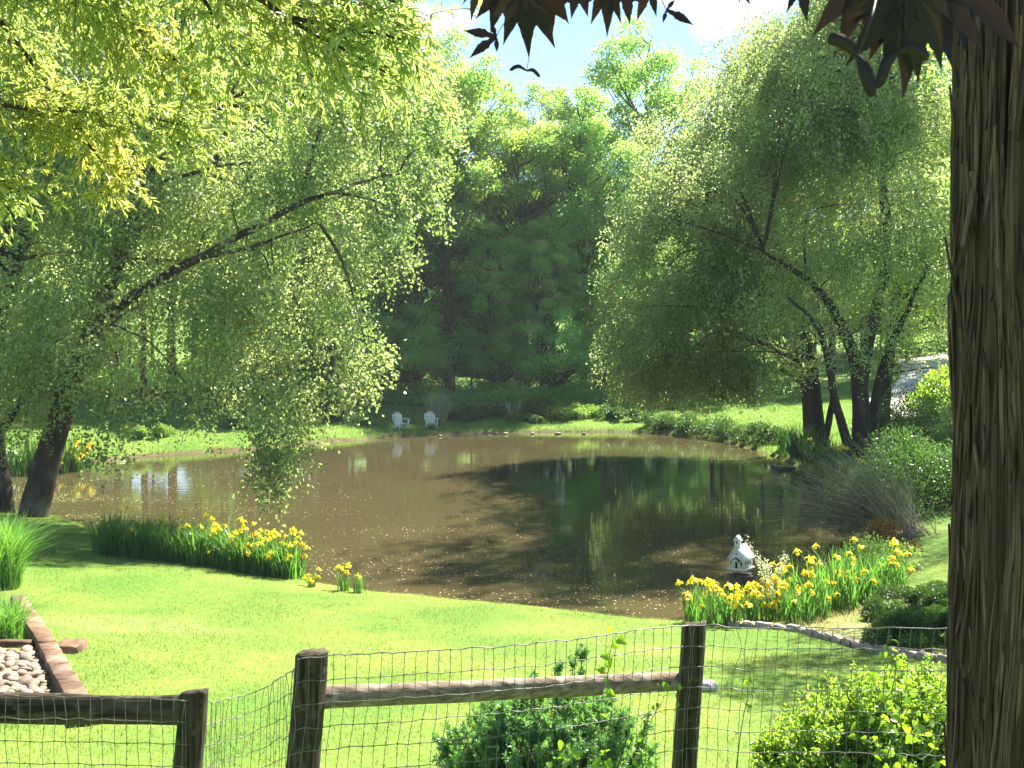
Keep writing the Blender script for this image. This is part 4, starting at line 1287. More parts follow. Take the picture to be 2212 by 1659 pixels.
def blades(r, n, h, spread, lean, wd, curl=.35, m=5, base_r=None):
    a = r.uniform(0, 2 * PI, n); rb = (base_r or spread * .45) * r.uniform(0, 1, n) ** .5
    ab = r.uniform(0, 2 * PI, n)
    B = np.column_stack([np.cos(ab) * rb, np.sin(ab) * rb, np.full(n, -.03)])
    hh = h * r.uniform(.6, 1.08, n); ln = lean * r.uniform(.1, 1, n)
    t = np.linspace(0, 1, m)[None, :, None]
    D = np.column_stack([np.cos(a), np.sin(a), np.zeros(n)])[:, None]
    P = B[:, None] + D * (hh * ln)[:, None, None] * (t ** 1.6 + curl * t ** 3.5) + np.array([0, 0, 1.0]) * (hh[:, None, None] * (t - curl * .45 * (ln[:, None, None] / max(lean, 1e-3)) * t ** 3))
    S = np.column_stack([-np.sin(a), np.cos(a), np.zeros(n)]) + r.normal(size=(n, 3)) * .35
    wv = wd * r.uniform(.7, 1.2, n)[:, None] * np.array([1, 1, .9, .6, .08, .05, .05])[None, -m if m > 5 else 0:5][:, :m] if m == 5 else wd * r.uniform(.7, 1.2, n)[:, None] * np.linspace(1, .06, m)[None]
    return P, nrm(S), wv


# iris flower mesh: three standards, three falls
def flower_mesh():
    mb = MB()
    for k in range(3):
        a = k * 2 * PI / 3
        d = np.array([math.cos(a), math.sin(a), 0]); s = np.array([-d[1], d[0], 0]); z = np.array([0, 0, 1.0])
        prof = [(0, .0, .008), (.022, .022, .016), (.048, .018, .032), (.066, -.008, .034), (.072, -.035, .02)]
        V = np.array([[d * x + z * h_ - s * w_, d * x + z * (h_ + .006), d * x + z * h_ + s * w_] for x, h_, w_ in prof])
        V = V[:, :].reshape(-1, 3)
        Qs = [[q * 3 + u, q * 3 + u + 1, q * 3 + u + 4, q * 3 + u + 3] for q in range(4) for u in (0, 1)]
        mb.add(V, np.array(Qs))
        a += PI / 3
        d = np.array([math.cos(a), math.sin(a), 0]); s = np.array([-d[1], d[0], 0])
        prof = [(0.004, .0, .006), (.014, .025, .012), (.02, .05, .014), (.012, .068, .006)]
        V = np.array([[d * x + z * h_ - s * w_, d * x + z * h_ + s * w_] for x, h_, w_ in prof]).reshape(-1, 3)
        mb.add(V, np.array([[q * 2, q * 2 + 1, q * 2 + 3, q * 2 + 2] for q in range(3)]))
    me = mb.mesh("flower"); me.materials.append(M['petal'])
    return me


FLOWER = flower_mesh()


def iris_leaf_mesh(seed, n=46, h=.85, spread=.34, lean=.3, wd=.026):
    r = R(seed); mb = MB()
    strips(mb, *blades(r, n, h, spread, lean, wd, .3))
    return mb


IRIS = []
for k in range(4):
    me = iris_leaf_mesh(200 + k, 50, .9, .46, .5).mesh("leaves"); me.materials.append(M['blade']); IRIS.append(me)
RUSH = []
for k in range(3):
    me = iris_leaf_mesh(230 + k, 90, 1.0, .7, .5, .03).mesh("leaves"); me.materials.append(M['rush']); RUSH.append(me)


def iris(pos, sc, nfl, seed, label, group, lib=IRIS, name="iris_plant", hf=(.38, 1.08), cat="flower", fsc=1.0, spread=.3):
    r = R(seed)
    root = thing(name, label, cat, tuple(pos), group)
    o = bpy.data.objects.new("leaves", lib[seed % len(lib)]); COL.objects.link(o); o.parent = root
    o.rotation_euler = (0, 0, r.uniform(0, 6.28)); o.scale = (sc, sc, sc * r.uniform(.9, 1.1))
    if nfl:
        st = MB()
        for k in range(nfl):
            a = r.uniform(0, 2 * PI); q = spread * r.uniform(.15, 1) ** .6 * sc
            h = .86 * sc * r.uniform(*hf)
            e = np.array([math.cos(a) * q, math.sin(a) * q, h])
            limb(st, [e * np.array([.4, .4, 0]), e * np.array([.75, .75, .6]), e], .006, .004, 4, 2)
            f_ = bpy.data.objects.new("flower", FLOWER); COL.objects.link(f_); f_.parent = root
            f_.location = e; f_.rotation_euler = (r.normal() * .25, r.normal() * .25, r.uniform(0, 6.28))
            s_ = fsc * r.uniform(.8, 1.25); f_.scale = (s_, s_, s_)
        part("stems", st, M['blade'], root, world=False)
    return root


def on(x, y):
    return np.array([x, y, max(gz(x, y), -.05)])


# left iris bed: from behind the big grass to its right end near the lawn lip
r = R(17)
line = [gp(200, 1195), gp(290, 1205), gp(380, 1215), gp(470, 1228), gp(560, 1242), gp(630, 1252)]
line = np.array(line)
cum = np.r_[0, np.cumsum(np.linalg.norm(np.diff(line, axis=0), axis=1))]
LBG = "yellow irises in the long bed on the near left bank"
nclump = 30
for k in range(nclump):
    u = (k + .5) / nclump
    b = np.array([np.interp(u * cum[-1], cum, line[:, c]) for c in range(3)])
    for row in range(2):
        p_ = on(b[0] + r.normal() * .08 + row * .16, b[1] + .1 + row * .38 + r.normal() * .06)
        if p_[2] < .03: p_[2] = .0
        nf = int(r.poisson(.4 + 3.0 * sstep(.3, .62, u)))
        if u < .3: nf = int(r.uniform() < .35)
        iris(p_, r.uniform(.86, 1.08), nf, 400 + k * 2 + row,
             "sword leaved yellow iris in full bloom at the right end of the left bed" if u > .45 else "dark leaved iris with few blooms at the shaded left end of the left bed", LBG, fsc=.88)
p_ = gp(740, 1278); iris(on(p_[0], p_[1] + .1), .52, 5, 480, "small lone iris with orange yellow blooms at the lawn lip", None, fsc=.9, spread=.22)
p_ = gp(772, 1282); iris(on(p_[0], p_[1] + .1), .46, 1, 481, "small fresh green iris beside the lone blooming one", None, fsc=1.1)
p_ = gp(672, 1268); iris(on(p_[0], p_[1] + .05), .36, 5, 482, "low iris with drooping yellow blooms at the end of the left bed", None, fsc=.9, spread=.4)

# right iris bed
RBG = "yellow irises in the bed by the stone edging"
spots = [(1500, 1345, 1.0, 4), (1540, 1350, 1.05, 5), (1580, 1352, 1.05, 4), (1620, 1345, .95, 5), (1655, 1340, .85, 6), (1510, 1330, 1.0, 3), (1560, 1335, 1.05, 4),
         (1690, 1340, .9, 4), (1730, 1345, 1.0, 4), (1770, 1335, 1.1, 3), (1740, 1318, 1.15, 3), (1700, 1320, 1.0, 5), (1790, 1310, 1.2, 3), (1830, 1315, 1.1, 2), (1850, 1295, 1.15, 3),
         (1880, 1300, 1.05, 2), (1910, 1285, 1.05, 2), (1935, 1280, 1.0, 3), (1810, 1285, 1.1, 2), (1870, 1275, 1.1, 2), (1620, 1322, .9, 4), (1660, 1318, .9, 4)]
for k, (a, b, s, nf) in enumerate(spots):
    q = gp(a, b)
    iris(on(q[0], q[1]), s * (.74 if a < 1675 else .92), nf + 2, 500 + k, "yellow iris with arching silvery leaves in the right half of the right bed" if a > 1675 else "yellow iris with dense upright blooms left of the toy church" if a < 1570 else "yellow iris in thick bloom in front of the toy church", RBG, fsc=.9, spread=.36)

# far left iris clump by the twin trunks and shore plants on the right bank
for k, (a, b, s, nf) in enumerate(((20, 1025, 1.5, 0), (70, 1027, 1.6, 1), (115, 1025, 1.5, 4), (150, 1020, 1.4, 6), (172, 1015, 1.2, 6))):
    q = gp(a, b); iris(on(q[0], q[1] + .3), s, nf, 560 + k, "tall iris behind the leaning twin trunks on the far left shore", "irises behind the twin trunks", RUSH, fsc=1.9)
SG = "dark sword leaved plants along the right shore"
for k, (a, b, s, nf) in enumerate(((1400, 925, 1.5, 0), (1430, 930, 1.6, 0), (1462, 934, 1.5, 0), (1495, 938, 1.6, 0), (1530, 941, 1.7, 0), (1560, 946, 1.5, 2), (1592, 950, 1.5, 1), (1625, 955, 1.4, 2), (1655, 962, 1.5, 1),
                                   (1690, 985, 1.5, 0), (1715, 992, 1.7, 1), (1745, 1002, 1.6, 1), (1770, 1015, 1.5, 0), (1795, 1028, 1.4, 1), (1822, 1045, 1.35, 3), (1845, 1065, 1.2, 4), (1865, 1090, 1.1, 5))):
    q = gp(a, b)
    if a < 1670:
        o = shrub("shore_plant", "low dark leafy mound on the bend of the far right shore", on(q[0] + .35, q[1] + .3), 1.0, .85, 3000, .11, .5, M['heath'] if k % 3 else M['shrub'], 600 + k, nb=12, cat="plant", group=SG, spiky=.6, stems=False)
        continue
    iris(on(q[0] + .25, q[1] + .15), s * .9, nf, 600 + k, "dark green clump of sword leaves on the right shore in front of the birches" if a > 1670 else "leafy green clump on the bend of the far right shore", SG, RUSH, name="shore_plant", cat="plant", fsc=1.6)

# ornamental grasses
def grass_clump(name, label, pos, h, spread, lean, n, wd, mat, seed, group=None, plumes=0, curl=.5):
    r = R(seed); root = thing(name, label, "ornamental grass", tuple(pos), group)
    mb = MB(); strips(mb, *blades(r, n, h, spread, lean, wd, curl, 5, spread * .35))
    part("blades", mb, mat, root, world=False)
    if plumes:
        mb = MB()
        for k in range(plumes):
            a = r.uniform(0, 2 * PI); e = np.array([math.cos(a) * spread * .5, math.sin(a) * spread * .5, h * r.uniform(.85, 1.15)])
            limb(mb, [e * .1, e * np.array([.6, .6, .7]), e], .006, .012, 5, 3)
        part("plumes", mb, M['lavender'], root, world=False)
    return root


q = gp(20, 1262); grass_clump("fountain_grass", "big fountain of long bright green grass at the left edge", on(q[0] - .1, q[1] - .3), 1.25, 1.15, .52, 2600, .011, M['tall_grass'], 71, curl=.55)
q = gp(-5, 1378); grass_clump("fountain_grass", "small grass clump inside the timber edging at the left edge", on(q[0], q[1]), .62, .8, .9, 900, .009, M['tall_grass'], 72, curl=.55)
q = gp(948, 912); grass_clump("feather_grass", "pale feathery grass clump behind the right white chair", on(q[0], q[1]), 1.9, 1.3, .5, 420, .03, M['pale_grass'], 73)
q = gp(1108, 912); grass_clump("feather_grass", "grey spiked clump between the dark junipers on the far bank", on(q[0], q[1]), 1.0, .9, .6, 260, .03, M['shrub_lt'], 74, plumes=26)

# shrubs of the far bank
FB = [("juniper_shrub", "low dark juniper right of the white chairs", 1020, 908, 1.25, .75, M['juniper'], 9), ("juniper_shrub", "small dark juniper left of the grey spiked clump", 1070, 900, .8, .6, M['juniper'], 6),
      ("juniper_shrub", "spreading sunlit juniper on the far bank behind the bright grass", 1180, 902, 1.9, 1.2, M['juniper'], 14), ("juniper_shrub", "dark rounded juniper right of the sunlit one", 1220, 905, 1.0, .8, M['heath'], 8),
      ("flowering_shrub", "pale leaved shrub with white flowers at the right of the far bank planting", 1258, 900, 1.3, .9, M['shrub_lt'], 10), ("low_shrub", "pale low plant left of the sunlit juniper", 1145, 910, .9, .4, M['shrub_lt'], 7),
      ("low_shrub", "small dark shrub under the birch boughs on the far left bank", 515, 925, .8, .8, M['shrub'], 7), ("low_shrub", "dark shrub behind the hanging birch spray", 700, 905, 1.3, 1.0, M['shrub'], 9),
      ("low_shrub", "grey green plant left of the left white chair", 775, 915, .9, .6, M['shrub_lt'], 7), ("low_shrub", "mottled low plant behind the gap between the chairs", 985, 905, 1.0, .6, M['shrub'], 7),
      ("low_shrub", "pale weedy tuft on the far left water edge", 330, 945, 1.6, .6, M['shrub_lt'], 8), ("low_shrub", "soft green plant at the left of the shore bend", 1345, 905, 1.6, .8, M['shrub'], 9)]
for k, (nm, lb, a, b, rx, rz_, mt, nb) in enumerate(FB):
    q = gp(a, b); shrub(nm, lb, q, rx, rz_, int(2600 * rx * rx + 1200), .10, .55, mt, 700 + k, nb=nb + 4, spiky=.5)
for k, a in enumerate((1225, 1240, 1252, 1262, 1272)):
    pass

# right bank shrubs
q = gp(1985, 1120)
shrub("bank_shrub", "big dark green shrub on the right bank beside the cedar trunk", on(q[0] + .6, q[1] + 1.5), 2.1, 2.3, 26000, .09, .5, M['shrub'], 720, nb=26)
q = gp(1960, 1000)
shrub("bank_shrub", "feathery green shrub behind the bare twiggy bush", on(q[0] + 1.2, q[1] + 2), 2.4, 2.6, 20000, .10, .4, M['shrub'], 721, nb=24)
q = gp(2010, 985)
shrub("bank_shrub", "sunlit pale leaved shrub in the upper right by the cedar", on(q[0] + .8, q[1] - 2), 1.4, 2.9, 9000, .12, .6, M['shrub_lt'], 722, nb=14)
q = gp(2030, 900)
shrub("bank_shrub", "bright yellow green bush beside the driveway on the right", on(q[0] + .5, q[1]), 2.6, 2.6, 9000, .17, .6, M['privet'], 723, nb=18)
q = gp(1935, 1165)
root = thing("twiggy_bush", "bush of bare grey arching twigs on the right shore", "bush", tuple(on(q[0] + .25, q[1] + .3)))
r = R(81); n = 420
a = r.normal(PI * .93, .75, n); el = r.uniform(.25, 1.25, n); L = r.uniform(1.2, 3.1, n)
D = np.column_stack([np.cos(a) * np.cos(el), np.sin(a) * np.cos(el) * .7, np.sin(el)])
t = np.linspace(0, 1, 6)[None, :, None]
P = r.normal(size=(n, 1, 3)) * np.array([.3, .3, .02]) + D[:, None] * L[:, None, None] * t + np.array([-.3, 0, -.35]) * (L[:, None, None] * t ** 2.2) * .45 + np.cumsum(r.normal(size=(n, 6, 3)), 1) * .014
mb = MB(); tubes_fast(mb, P, np.tile(np.linspace(.011, .003, 6), (n, 1)))
# side twigs
n2 = 620
bi = r.integers(0, n, n2); bj = r.integers(2, 5, n2); s = P[bi, bj]
d2 = nrm(D[bi] + rdir(r, n2) * .55)
P2 = s[:, None] + d2[:, None] * r.uniform(.2, .7, n2)[:, None, None] * np.linspace(0, 1, 4)[None, :, None]
tubes_fast(mb, P2, np.tile(np.linspace(.006, .002, 4), (n2, 1)))
part("twigs", mb, M['twig'], root, world=False)
k = 9000
bi = r.integers(0, n, k); q_ = P[bi, r.integers(3, 6, k)] + r.normal(size=(k, 3)) * .06
mb = MB(); leaves(mb, q_, rdir(r, k), rdir(r, k), .05, .025)
part("foliage", mb, M['shrub'], root, world=False)
q = gp(1885, 1205)
shrub("rust_shrub", "low shrub with rusty orange leaves under the twiggy bush", on(q[0] + .2, q[1] + .2), .75, .7, 3600, .06, .6, M['azalea'], 724, nb=9)
q = gp(1935, 1245)
shrub("leafy_shrub", "pale green bushy plant at the back of the right iris bed", on(q[0] - .5, q[1]), .8, 1.15, 5200, .055, .5, M['shrub_lt'], 725, nb=12, spiky=.5)
HG = "heath mounds in the bed on the right"
for k, (a, b, rx, rz_) in enumerate(((1910, 1335, .42, .34), (1975, 1305, .55, .4), (2040, 1320, .5, .4), (2010, 1355, .5, .3), (1960, 1395, .6, .42), (2045, 1390, .6, .45), (2100, 1340, .5, .4), (1935, 1365, .35, .24))):
    q = gp(a, b); shrub("heath_mound", ("rounded dark heath mound in the shady bed behind the stone edging"), q, rx, rz_, int(26000 * rx), .042, .32, M['heath'], 740 + k, nb=16, group=HG, stems=False)
r = R(4)
# dry grass tufts in the mulched bed
n = 9000
x = r.uniform(3.7, 7.5, n); y = r.uniform(11.5, 18.5, n); k = r.uniform(size=n) < bedmask(x, y) * sstep(.42, .62, noise(x * 1.3, y * 1.3)); x, y = x[k], y[k]; n = len(x)
b = np.column_stack([x, y, hgt(x, y) - .01]); tip = b + np.column_stack([r.normal(size=n) * .06, r.normal(size=n) * .06, r.uniform(.05, .16, n)])
S = nrm(r.normal(size=(n, 3)) * np.array([1, 1, 0])) * .006
mb = MB(); mb.add(np.stack([b - S, b + S, tip], 1).reshape(-1, 3), np.arange(n * 3).reshape(-1, 3))
tag(mb.build("dry_grass", M['straw']), "dry straw coloured grass over the bed behind the stone edging", "grass", kind="stuff")

# pale flower spire in front of the toy church
q = gp(1660, 1335)
root = thing("flower_spire", "leaning spire of small cream flowers in front of the toy church", "flower", tuple(on(q[0], q[1] - .1)))
r = R(33); mb = MB(); ml = MB()
for k in range(9):
    e = np.array([r.uniform(-.35, .25), r.uniform(-.1, .1), r.uniform(.8, 1.05)]); e[0] = -.38 if k == 0 else e[0]; e[2] = 1.3 if k == 0 else e[2]
    Pl = limb(mb, [np.array([r.normal() * .06, 0, 0]), e * np.array([.35, .5, .55]), e], .006, .003, 5, 6)
    n = 110
    u = r.integers(len(Pl) // 3, len(Pl), n); c = Pl[u] + r.normal(size=(n, 3)) * .028
    leaves(ml, c, rdir(r, n), rdir(r, n), .03, .024)
part("stems", mb, M['blade'], root, world=False); part("blossom", ml, M['white_petal'], root, world=False)

# near bushes behind the fence
q = gp(1180, 1655, 4); yb = np.array([.24, 6.9, 0]); yb[2] = gz(yb[0], yb[1])


def yew(pos, seed):
    r = R(seed); root = thing("yew_bush", "dark blue green yew bush behind the middle of the fence", "bush", tuple(pos))
    nb = 420
    tips = []
    for k in range(nb):
        a = r.uniform(0, 2 * PI); rr_ = r.uniform(.1, 1) ** .6
        x_, y_ = math.cos(a) * rr_ * .70, math.sin(a) * rr_ * .56
        z_ = (1.02 - .42 * rr_ ** 2) * r.uniform(.2, 1.0) ** .5 if rr_ < .85 else r.uniform(.2, .62)
        tips.append((x_, y_, z_))
    tips += [(.14, -.05, 1.12), (.2, 0, 1.16), (.05, .0, 1.08), (-.66, -.2, .5), (-.72, -.15, .42), (.6, -.1, .8)]
    mb = MB(); ml = MB(); P_, A_ = [], []
    for tp in tips:
        tp = np.array(tp)
        s = np.array([tp[0] * .25, tp[1] * .25, .0 + .15 * tp[2]])
        C = limb(mb, [s, (s + tp) / 2 + np.array([0, 0, -.05]) + np.array([tp[0], tp[1], 0]) * .12, tp], .009, .003, 5, 4)
        for q_ in range(14):
            i0 = r.integers(len(C) // 3, len(C)); st = C[i0]; d_ = nrm((C[-1] - C[-3]) * 6 + rdir(r, 1)[0] * .8 + np.array([0, 0, .35])); L = r.uniform(.05, .11)
            n = 36
            t = r.uniform(0, 1, n)[:, None]
            P_.append(st + d_ * L * t); A_.append(nrm(rdir(r, n) + d_ * .5))
    P_ = np.concatenate(P_); A_ = np.concatenate(A_); n = len(P_)
    leaves(ml, P_, A_, nrm(rdir(r, n) + np.array([0, 0, .5])), r.uniform(.024, .042, n), .009)
    part("stems", mb, M['bark'], root, True, world=False); part("foliage", ml, M['yew'], root, world=False)
    # bare lower stems
    return root


yew(yb, 91)
pb = np.array([2.42, 6.55, 0]); pb[2] = gz(pb[0], pb[1])


def privet(pos, seed):
    r = R(seed); root = thing("privet_bush", "bright lime green leafy bush behind the fence at lower right", "bush", tuple(pos))
    tips = []
    for k in range(1400):
        a = r.uniform(0, 2 * PI); rr_ = r.uniform(.05, 1) ** .55
        hz = (1.16 - .55 * rr_ ** 2.2) * r.uniform(.45, 1.0)
        tips.append((math.cos(a) * rr_ * .95, math.sin(a) * rr_ * .62, hz))
    tips += [(-.12, -.1, 1.32), (-.2, -.1, 1.24), (.0, -.1, 1.22), (-.45, -.1, 1.12), (-.38, -.1, 1.08), (.55, 0, 1.12), (.3, 0, 1.2)]
    mb = MB(); ml = MB(); P_, A_ = [], []
    for tp in tips:
        tp = np.array(tp); s = np.array([tp[0] * .22, tp[1] * .22, .1 * tp[2]])
        C = limb(mb, [s, (s + tp) / 2 + np.array([tp[0], tp[1], 0]) * .12, tp], .008, .002, 4, 5)
        for q_ in range(4):
            i0 = r.integers(len(C) // 2, len(C) - 1); st = C[i0]; d_ = nrm((C[-1] - C[-3]) * 8 + rdir(r, 1)[0] * .7 + np.array([0, 0, .5])); L = r.uniform(.08, .2)
            tube(mb, [st, st + d_ * L], [.0025, .0012], 4, False)
            n = 34
            t = np.linspace(.05, 1, n)[:, None]
            P_.append(st + d_ * L * t + r.normal(size=(n, 3)) * .012); A_.append(nrm(rdir(r, n) * 1.0 + d_ * .6))
    P_ = np.concatenate(P_); A_ = np.concatenate(A_); n = len(P_)
    leaves6(ml, P_, A_, nrm(rdir(r, n) * .7 + np.array([0, 0, .8])), r.uniform(.020, .034, n), r.uniform(.012, .018, n))
    part("stems", mb, M['bark'], root, True, world=False); part("foliage", ml, M['privet'], root, world=False)
    return root


privet(pb, 92)


def vine(label, pts, n, leaf, seed, spread=.03, group=None):
    r = R(seed); P = np.array([wp(*p) for p in pts])
    root = thing("climbing_vine", label, "vine", tuple(P[0]), group)
    mb = MB(); C = limb(mb, P, .0035, .0015, 5, 8, .004, seed)
    part("stem", mb, M['blade'], root, True)
    # heart shaped leaves
    ml = MB()
    for k in range(n):
        c = C[r.integers(0, len(C))]; ax = nrm(r.normal(size=3) * .7 + np.array([0, 0, -.6])); nn = nrm(np.array([0, -.6, .6]) + r.normal(size=3) * .5)
        s = nrm(np.cross(ax, nn)); nn = np.cross(s, ax); L = leaf * r.uniform(.6, 1.2); b_ = c + ax * .012 + r.normal(size=3) * spread * .6
        out2 = [(0, 0), (-.1, .22), (.05, .42), (.35, .42), (.7, .2), (1, 0)]
        V = [b_ + ax * L * u + s * L * v + nn * abs(v) * L * .3 for u, v in out2] + [b_ + ax * L * u - s * L * v + nn * abs(v) * L * .3 for u, v in out2[1:-1]] + [b_ + ax * L * .38]
        ml.add(V, np.array([[0, 1, 2, 10], [10, 2, 3, 3 + 0]])[:1], np.array([[10, 2, 3], [10, 3, 4], [10, 4, 5], [10, 9, 8], [10, 8, 7], [10, 7, 6], [10, 6, 0], [10, 5, 9]]) if False else np.array([[10, 2, 3], [10, 3, 4], [10, 4, 5], [10, 5, 9], [10, 9, 8], [10, 8, 7], [10, 7, 6], [10, 6, 0]]))
    part("foliage", ml, M['vine'], root)
    return root


vine("thin vine climbing the mesh in front of the yew bush", [(1300, 1670, 5.02), (1310, 1600, 5.03), (1322, 1530, 5.03), (1312, 1470, 5.03), (1318, 1420, 5.04), (1325, 1372, 5.05)], 22, .05, 93)
vine("vine with pale heart leaves low on the mesh left of the yew centre", [(1180, 1690, 5.0), (1195, 1650, 5.0), (1215, 1620, 5.02), (1235, 1600, 5.02), (1262, 1640, 5.0)], 14, .05, 94)
vine("heart leaved vine spreading over the lime green bush", [(1900, 1690, 5.7), (1930, 1600, 5.75), (1980, 1560, 5.8), (1940, 1500, 5.8), (1900, 1560, 5.7), (1990, 1640, 5.6), (2030, 1560, 5.8), (1870, 1640, 5.6)], 75, .05, 95, .13)
vine("slender vine tendril on the mesh just right of the right post", [(1590, 1670, 5.3), (1600, 1580, 5.3), (1615, 1500, 5.3), (1622, 1440, 5.3)], 10, .03, 96)
vine("slender vine tendril on the mesh nearest the cedar", [(1925, 1500, 5.2), (1935, 1440, 5.2), (1918, 1400, 5.2), (1925, 1375, 5.2)], 10, .035, 97)
vine("wispy weed shoots on the mesh left of the right post", [(1395, 1690, 5.15), (1385, 1620, 5.18), (1405, 1560, 5.2), (1440, 1500, 5.22)], 26, .03, 98, .08)

# ------------------------------------------------------------------ timbers and river stones at the left
def timber(a, b, wd, ht, seed, label, lift=.0, group=None):
    a, b = np.array(a, float), np.array(b, float)
    r = R(seed); L = np.linalg.norm(b - a); m_ = max(5, int(L / .12))
    t = np.linspace(0, 1, m_); d = nrm(b - a); s = nrm(np.array([-d[1], d[0], 0])); z = np.array([0, 0, 1.0])
    bev = .012
    prof = [(-wd / 2, -.3), (wd / 2, -.3), (wd / 2, ht - bev), (wd / 2 - bev, ht), (-wd / 2 + bev, ht), (-wd / 2, ht - bev)]
    n = len(prof)
    V = np.array([[a + (b - a) * tt + s * u + z * v for u, v in prof] for tt in t])
    V += r.normal(size=V.shape) * .004
    i = np.arange(m_ - 1)[:, None] * n; j = np.arange(n)[None]; j2 = (j + 1) % n
    mb = MB(); mb.add(V.reshape(-1, 3), np.stack([i + j, i + j2, i + n + j2, i + n + j], -1).reshape(-1, 4), np.arange(n)[::-1], np.arange(n) + (m_ - 1) * n)
    return solo("landscape_timber", mb, M['timber'], label, "timber", group, origin=(a + b) / 2)


ga, gb, gc, gd = gp(38, 1305), gp(103, 1412), gp(128, 1462), gp(190, 1570)
TG = "old landscape timbers at the left"
timber(ga, gb * .985 + ga * .015, .2, .13, 1, "longest brown timber running down from the tall grass", group=TG)
timber(gb, gc * .97 + gb * .03, .2, .125, 2, "short middle timber beside the step block", group=TG)
timber(gc, gd, .2, .12, 3, "brown timber running under the left fence rail", group=TG)
e = gp(178, 1408); s_ = gp(118, 1404)
dv = nrm(e - s_)
timber(s_ + dv * .06, e, .34, .1, 4, "wide timber step block sticking out over the lawn", group=TG)
timber(gp(-80, 1396), gp(84, 1398), .12, .08, 5, "thin timber between the small grass and the river stones", group=TG)

r = R(55)
bm = bmesh.new(); bmesh.ops.create_icosphere(bm, subdivisions=2, radius=1)
sm = []
for k in range(3):
    me = bpy.data.meshes.new("river_stone"); bm.to_mesh(me)
    co = np.empty(len(me.vertices) * 3, np.float32); me.vertices.foreach_get("co", co); co = co.reshape(-1, 3)
    co *= (1 + .5 * (noise(co[:, 0] * 1.1 + k * 9, co[:, 1] * 1.1, co[:, 2] * 1.1) - .5))[:, None] * np.array([1.25, .9, .55])
    me.vertices.foreach_set("co", co.ravel()); me.polygons.foreach_set("use_smooth", np.ones(len(me.polygons), bool)); me.materials.append(M['stone']); me.update(); sm.append(me)
bm.free()
placed = []
tA, tB = gb[:2], gd[:2]
nl = nrm(np.array([tB[1] - tA[1], -(tB[0] - tA[0])]))
if np.dot(nl, pit0[:2] - tA) < 0: nl = -nl
for _ in range(4000):
    if len(placed) > 150: break
    a_, b_ = r.uniform(-60, 150), r.uniform(1408, 1560)
    q = gp(a_, b_)
    if np.dot(q[:2] - tA, nl) < .17: continue
    s = r.uniform(.045, .085)
    if any(np.hypot(q[0] - u[0], q[1] - u[1]) < (s + u[2]) * .82 for u in placed): continue
    placed.append((q[0], q[1], s))
    o = bpy.data.objects.new("river_stone", sm[r.integers(3)]); COL.objects.link(o)
    o.location = (q[0], q[1], q[2] + s * .2); o.scale = (s, s, s); o.rotation_euler = (r.normal() * .2, r.normal() * .2, r.uniform(0, 6.28))
    tag(o, "pale rounded river stone in the bed beside the brown timbers", "stone", "river stones in the timber edged bed")

# ------------------------------------------------------------------ stone edging on the right
E = catmull(np.array(edge_pts), 12, False)
cum = np.r_[0, np.cumsum(np.linalg.norm(np.diff(E, axis=0), axis=1))]
u = .1; k = 0
while u < cum[-1] - .1:
    r = R(800 + k); L = r.uniform(.2, .3)
    c = np.array([np.interp(u, cum, E[:, q]) for q in range(3)]); c2 = np.array([np.interp(min(u + L, cum[-1]), cum, E[:, q]) for q in range(3)])
    d = nrm(c2 - c); d[2] = 0; d = nrm(d)
    mid = (c + c2) / 2
    bm = bmesh.new(); bmesh.ops.create_cube(bm, size=1)
    for v in bm.verts: v.co = Vector((v.co.x * (L - .012), v.co.y * .12, v.co.z * .12))
    bmesh.ops.bevel(bm, geom=bm.edges[:], offset=.018, segments=2, affect='EDGES')
    bmesh.ops.subdivide_edges(bm, edges=[e_ for e_ in bm.edges if e_.calc_length() > .09], cuts=2, use_grid_fill=True)
    for v in bm.verts:
        v.co += Vector(r.normal(size=3) * .004)
    me = bpy.data.meshes.new("edging_stone"); bm.to_mesh(me); bm.free(); me.materials.append(M['block'])
    o = bpy.data.objects.new("edging_stone", me); COL.objects.link(o)
    o.location = (mid[0], mid[1], gz(mid[0], mid[1]) + .02 + r.normal() * .006); o.rotation_euler = (r.normal() * .03, r.normal() * .03, math.atan2(d[1], d[0]))
    tag(o, "grey edging stone in the curved row between lawn and bed", "stone", "edging stones of the right bed")
    u += L; k += 1


def rock(name, label, pos, sx, sy, sz, mat, seed, group=None):
    bm = bmesh.new(); bmesh.ops.create_icosphere(bm, subdivisions=3, radius=1)
    for v in bm.verts:
        q = np.array(v.co); f_ = .75 + .5 * float(fbm(q[0] * 1.4 + seed, q[1] * 1.4, q[2] * 1.4))
        v.co = Vector((q[0] * sx * f_, q[1] * sy * f_, q[2] * sz * f_))
    me = bpy.data.meshes.new(name); bm.to_mesh(me); bm.free(); me.materials.append(mat)
    o = bpy.data.objects.new(name, me); COL.objects.link(o); o.location = pos; o.rotation_euler = (0, 0, seed)
    return tag(o, label, "stone", group)


M['pale'] = solid('pale_stone', (.6, .52, .46), (.45, .4, .36), 8, rough=.8)
q = gp(1527, 1492); rock("garden_stone", "pale stone on the lawn right of the right fence post", (q[0], q[1], q[2] + .03), .12, .09, .08, M['pale'], 3)
r = R(66)
for k, a in enumerate((1070, 1092, 1150, 1205, 1262, 950)):
    q = gp(a, 939 if a > 1000 else 944); yy = q[1]
    rock("shore_stone", "small pale stone at the far water edge below the bright grass", (q[0], yy + .25, .05), r.uniform(.08, .2), r.uniform(.08, .15), r.uniform(.05, .08), M['stone'], k, "stones at the far water edge")

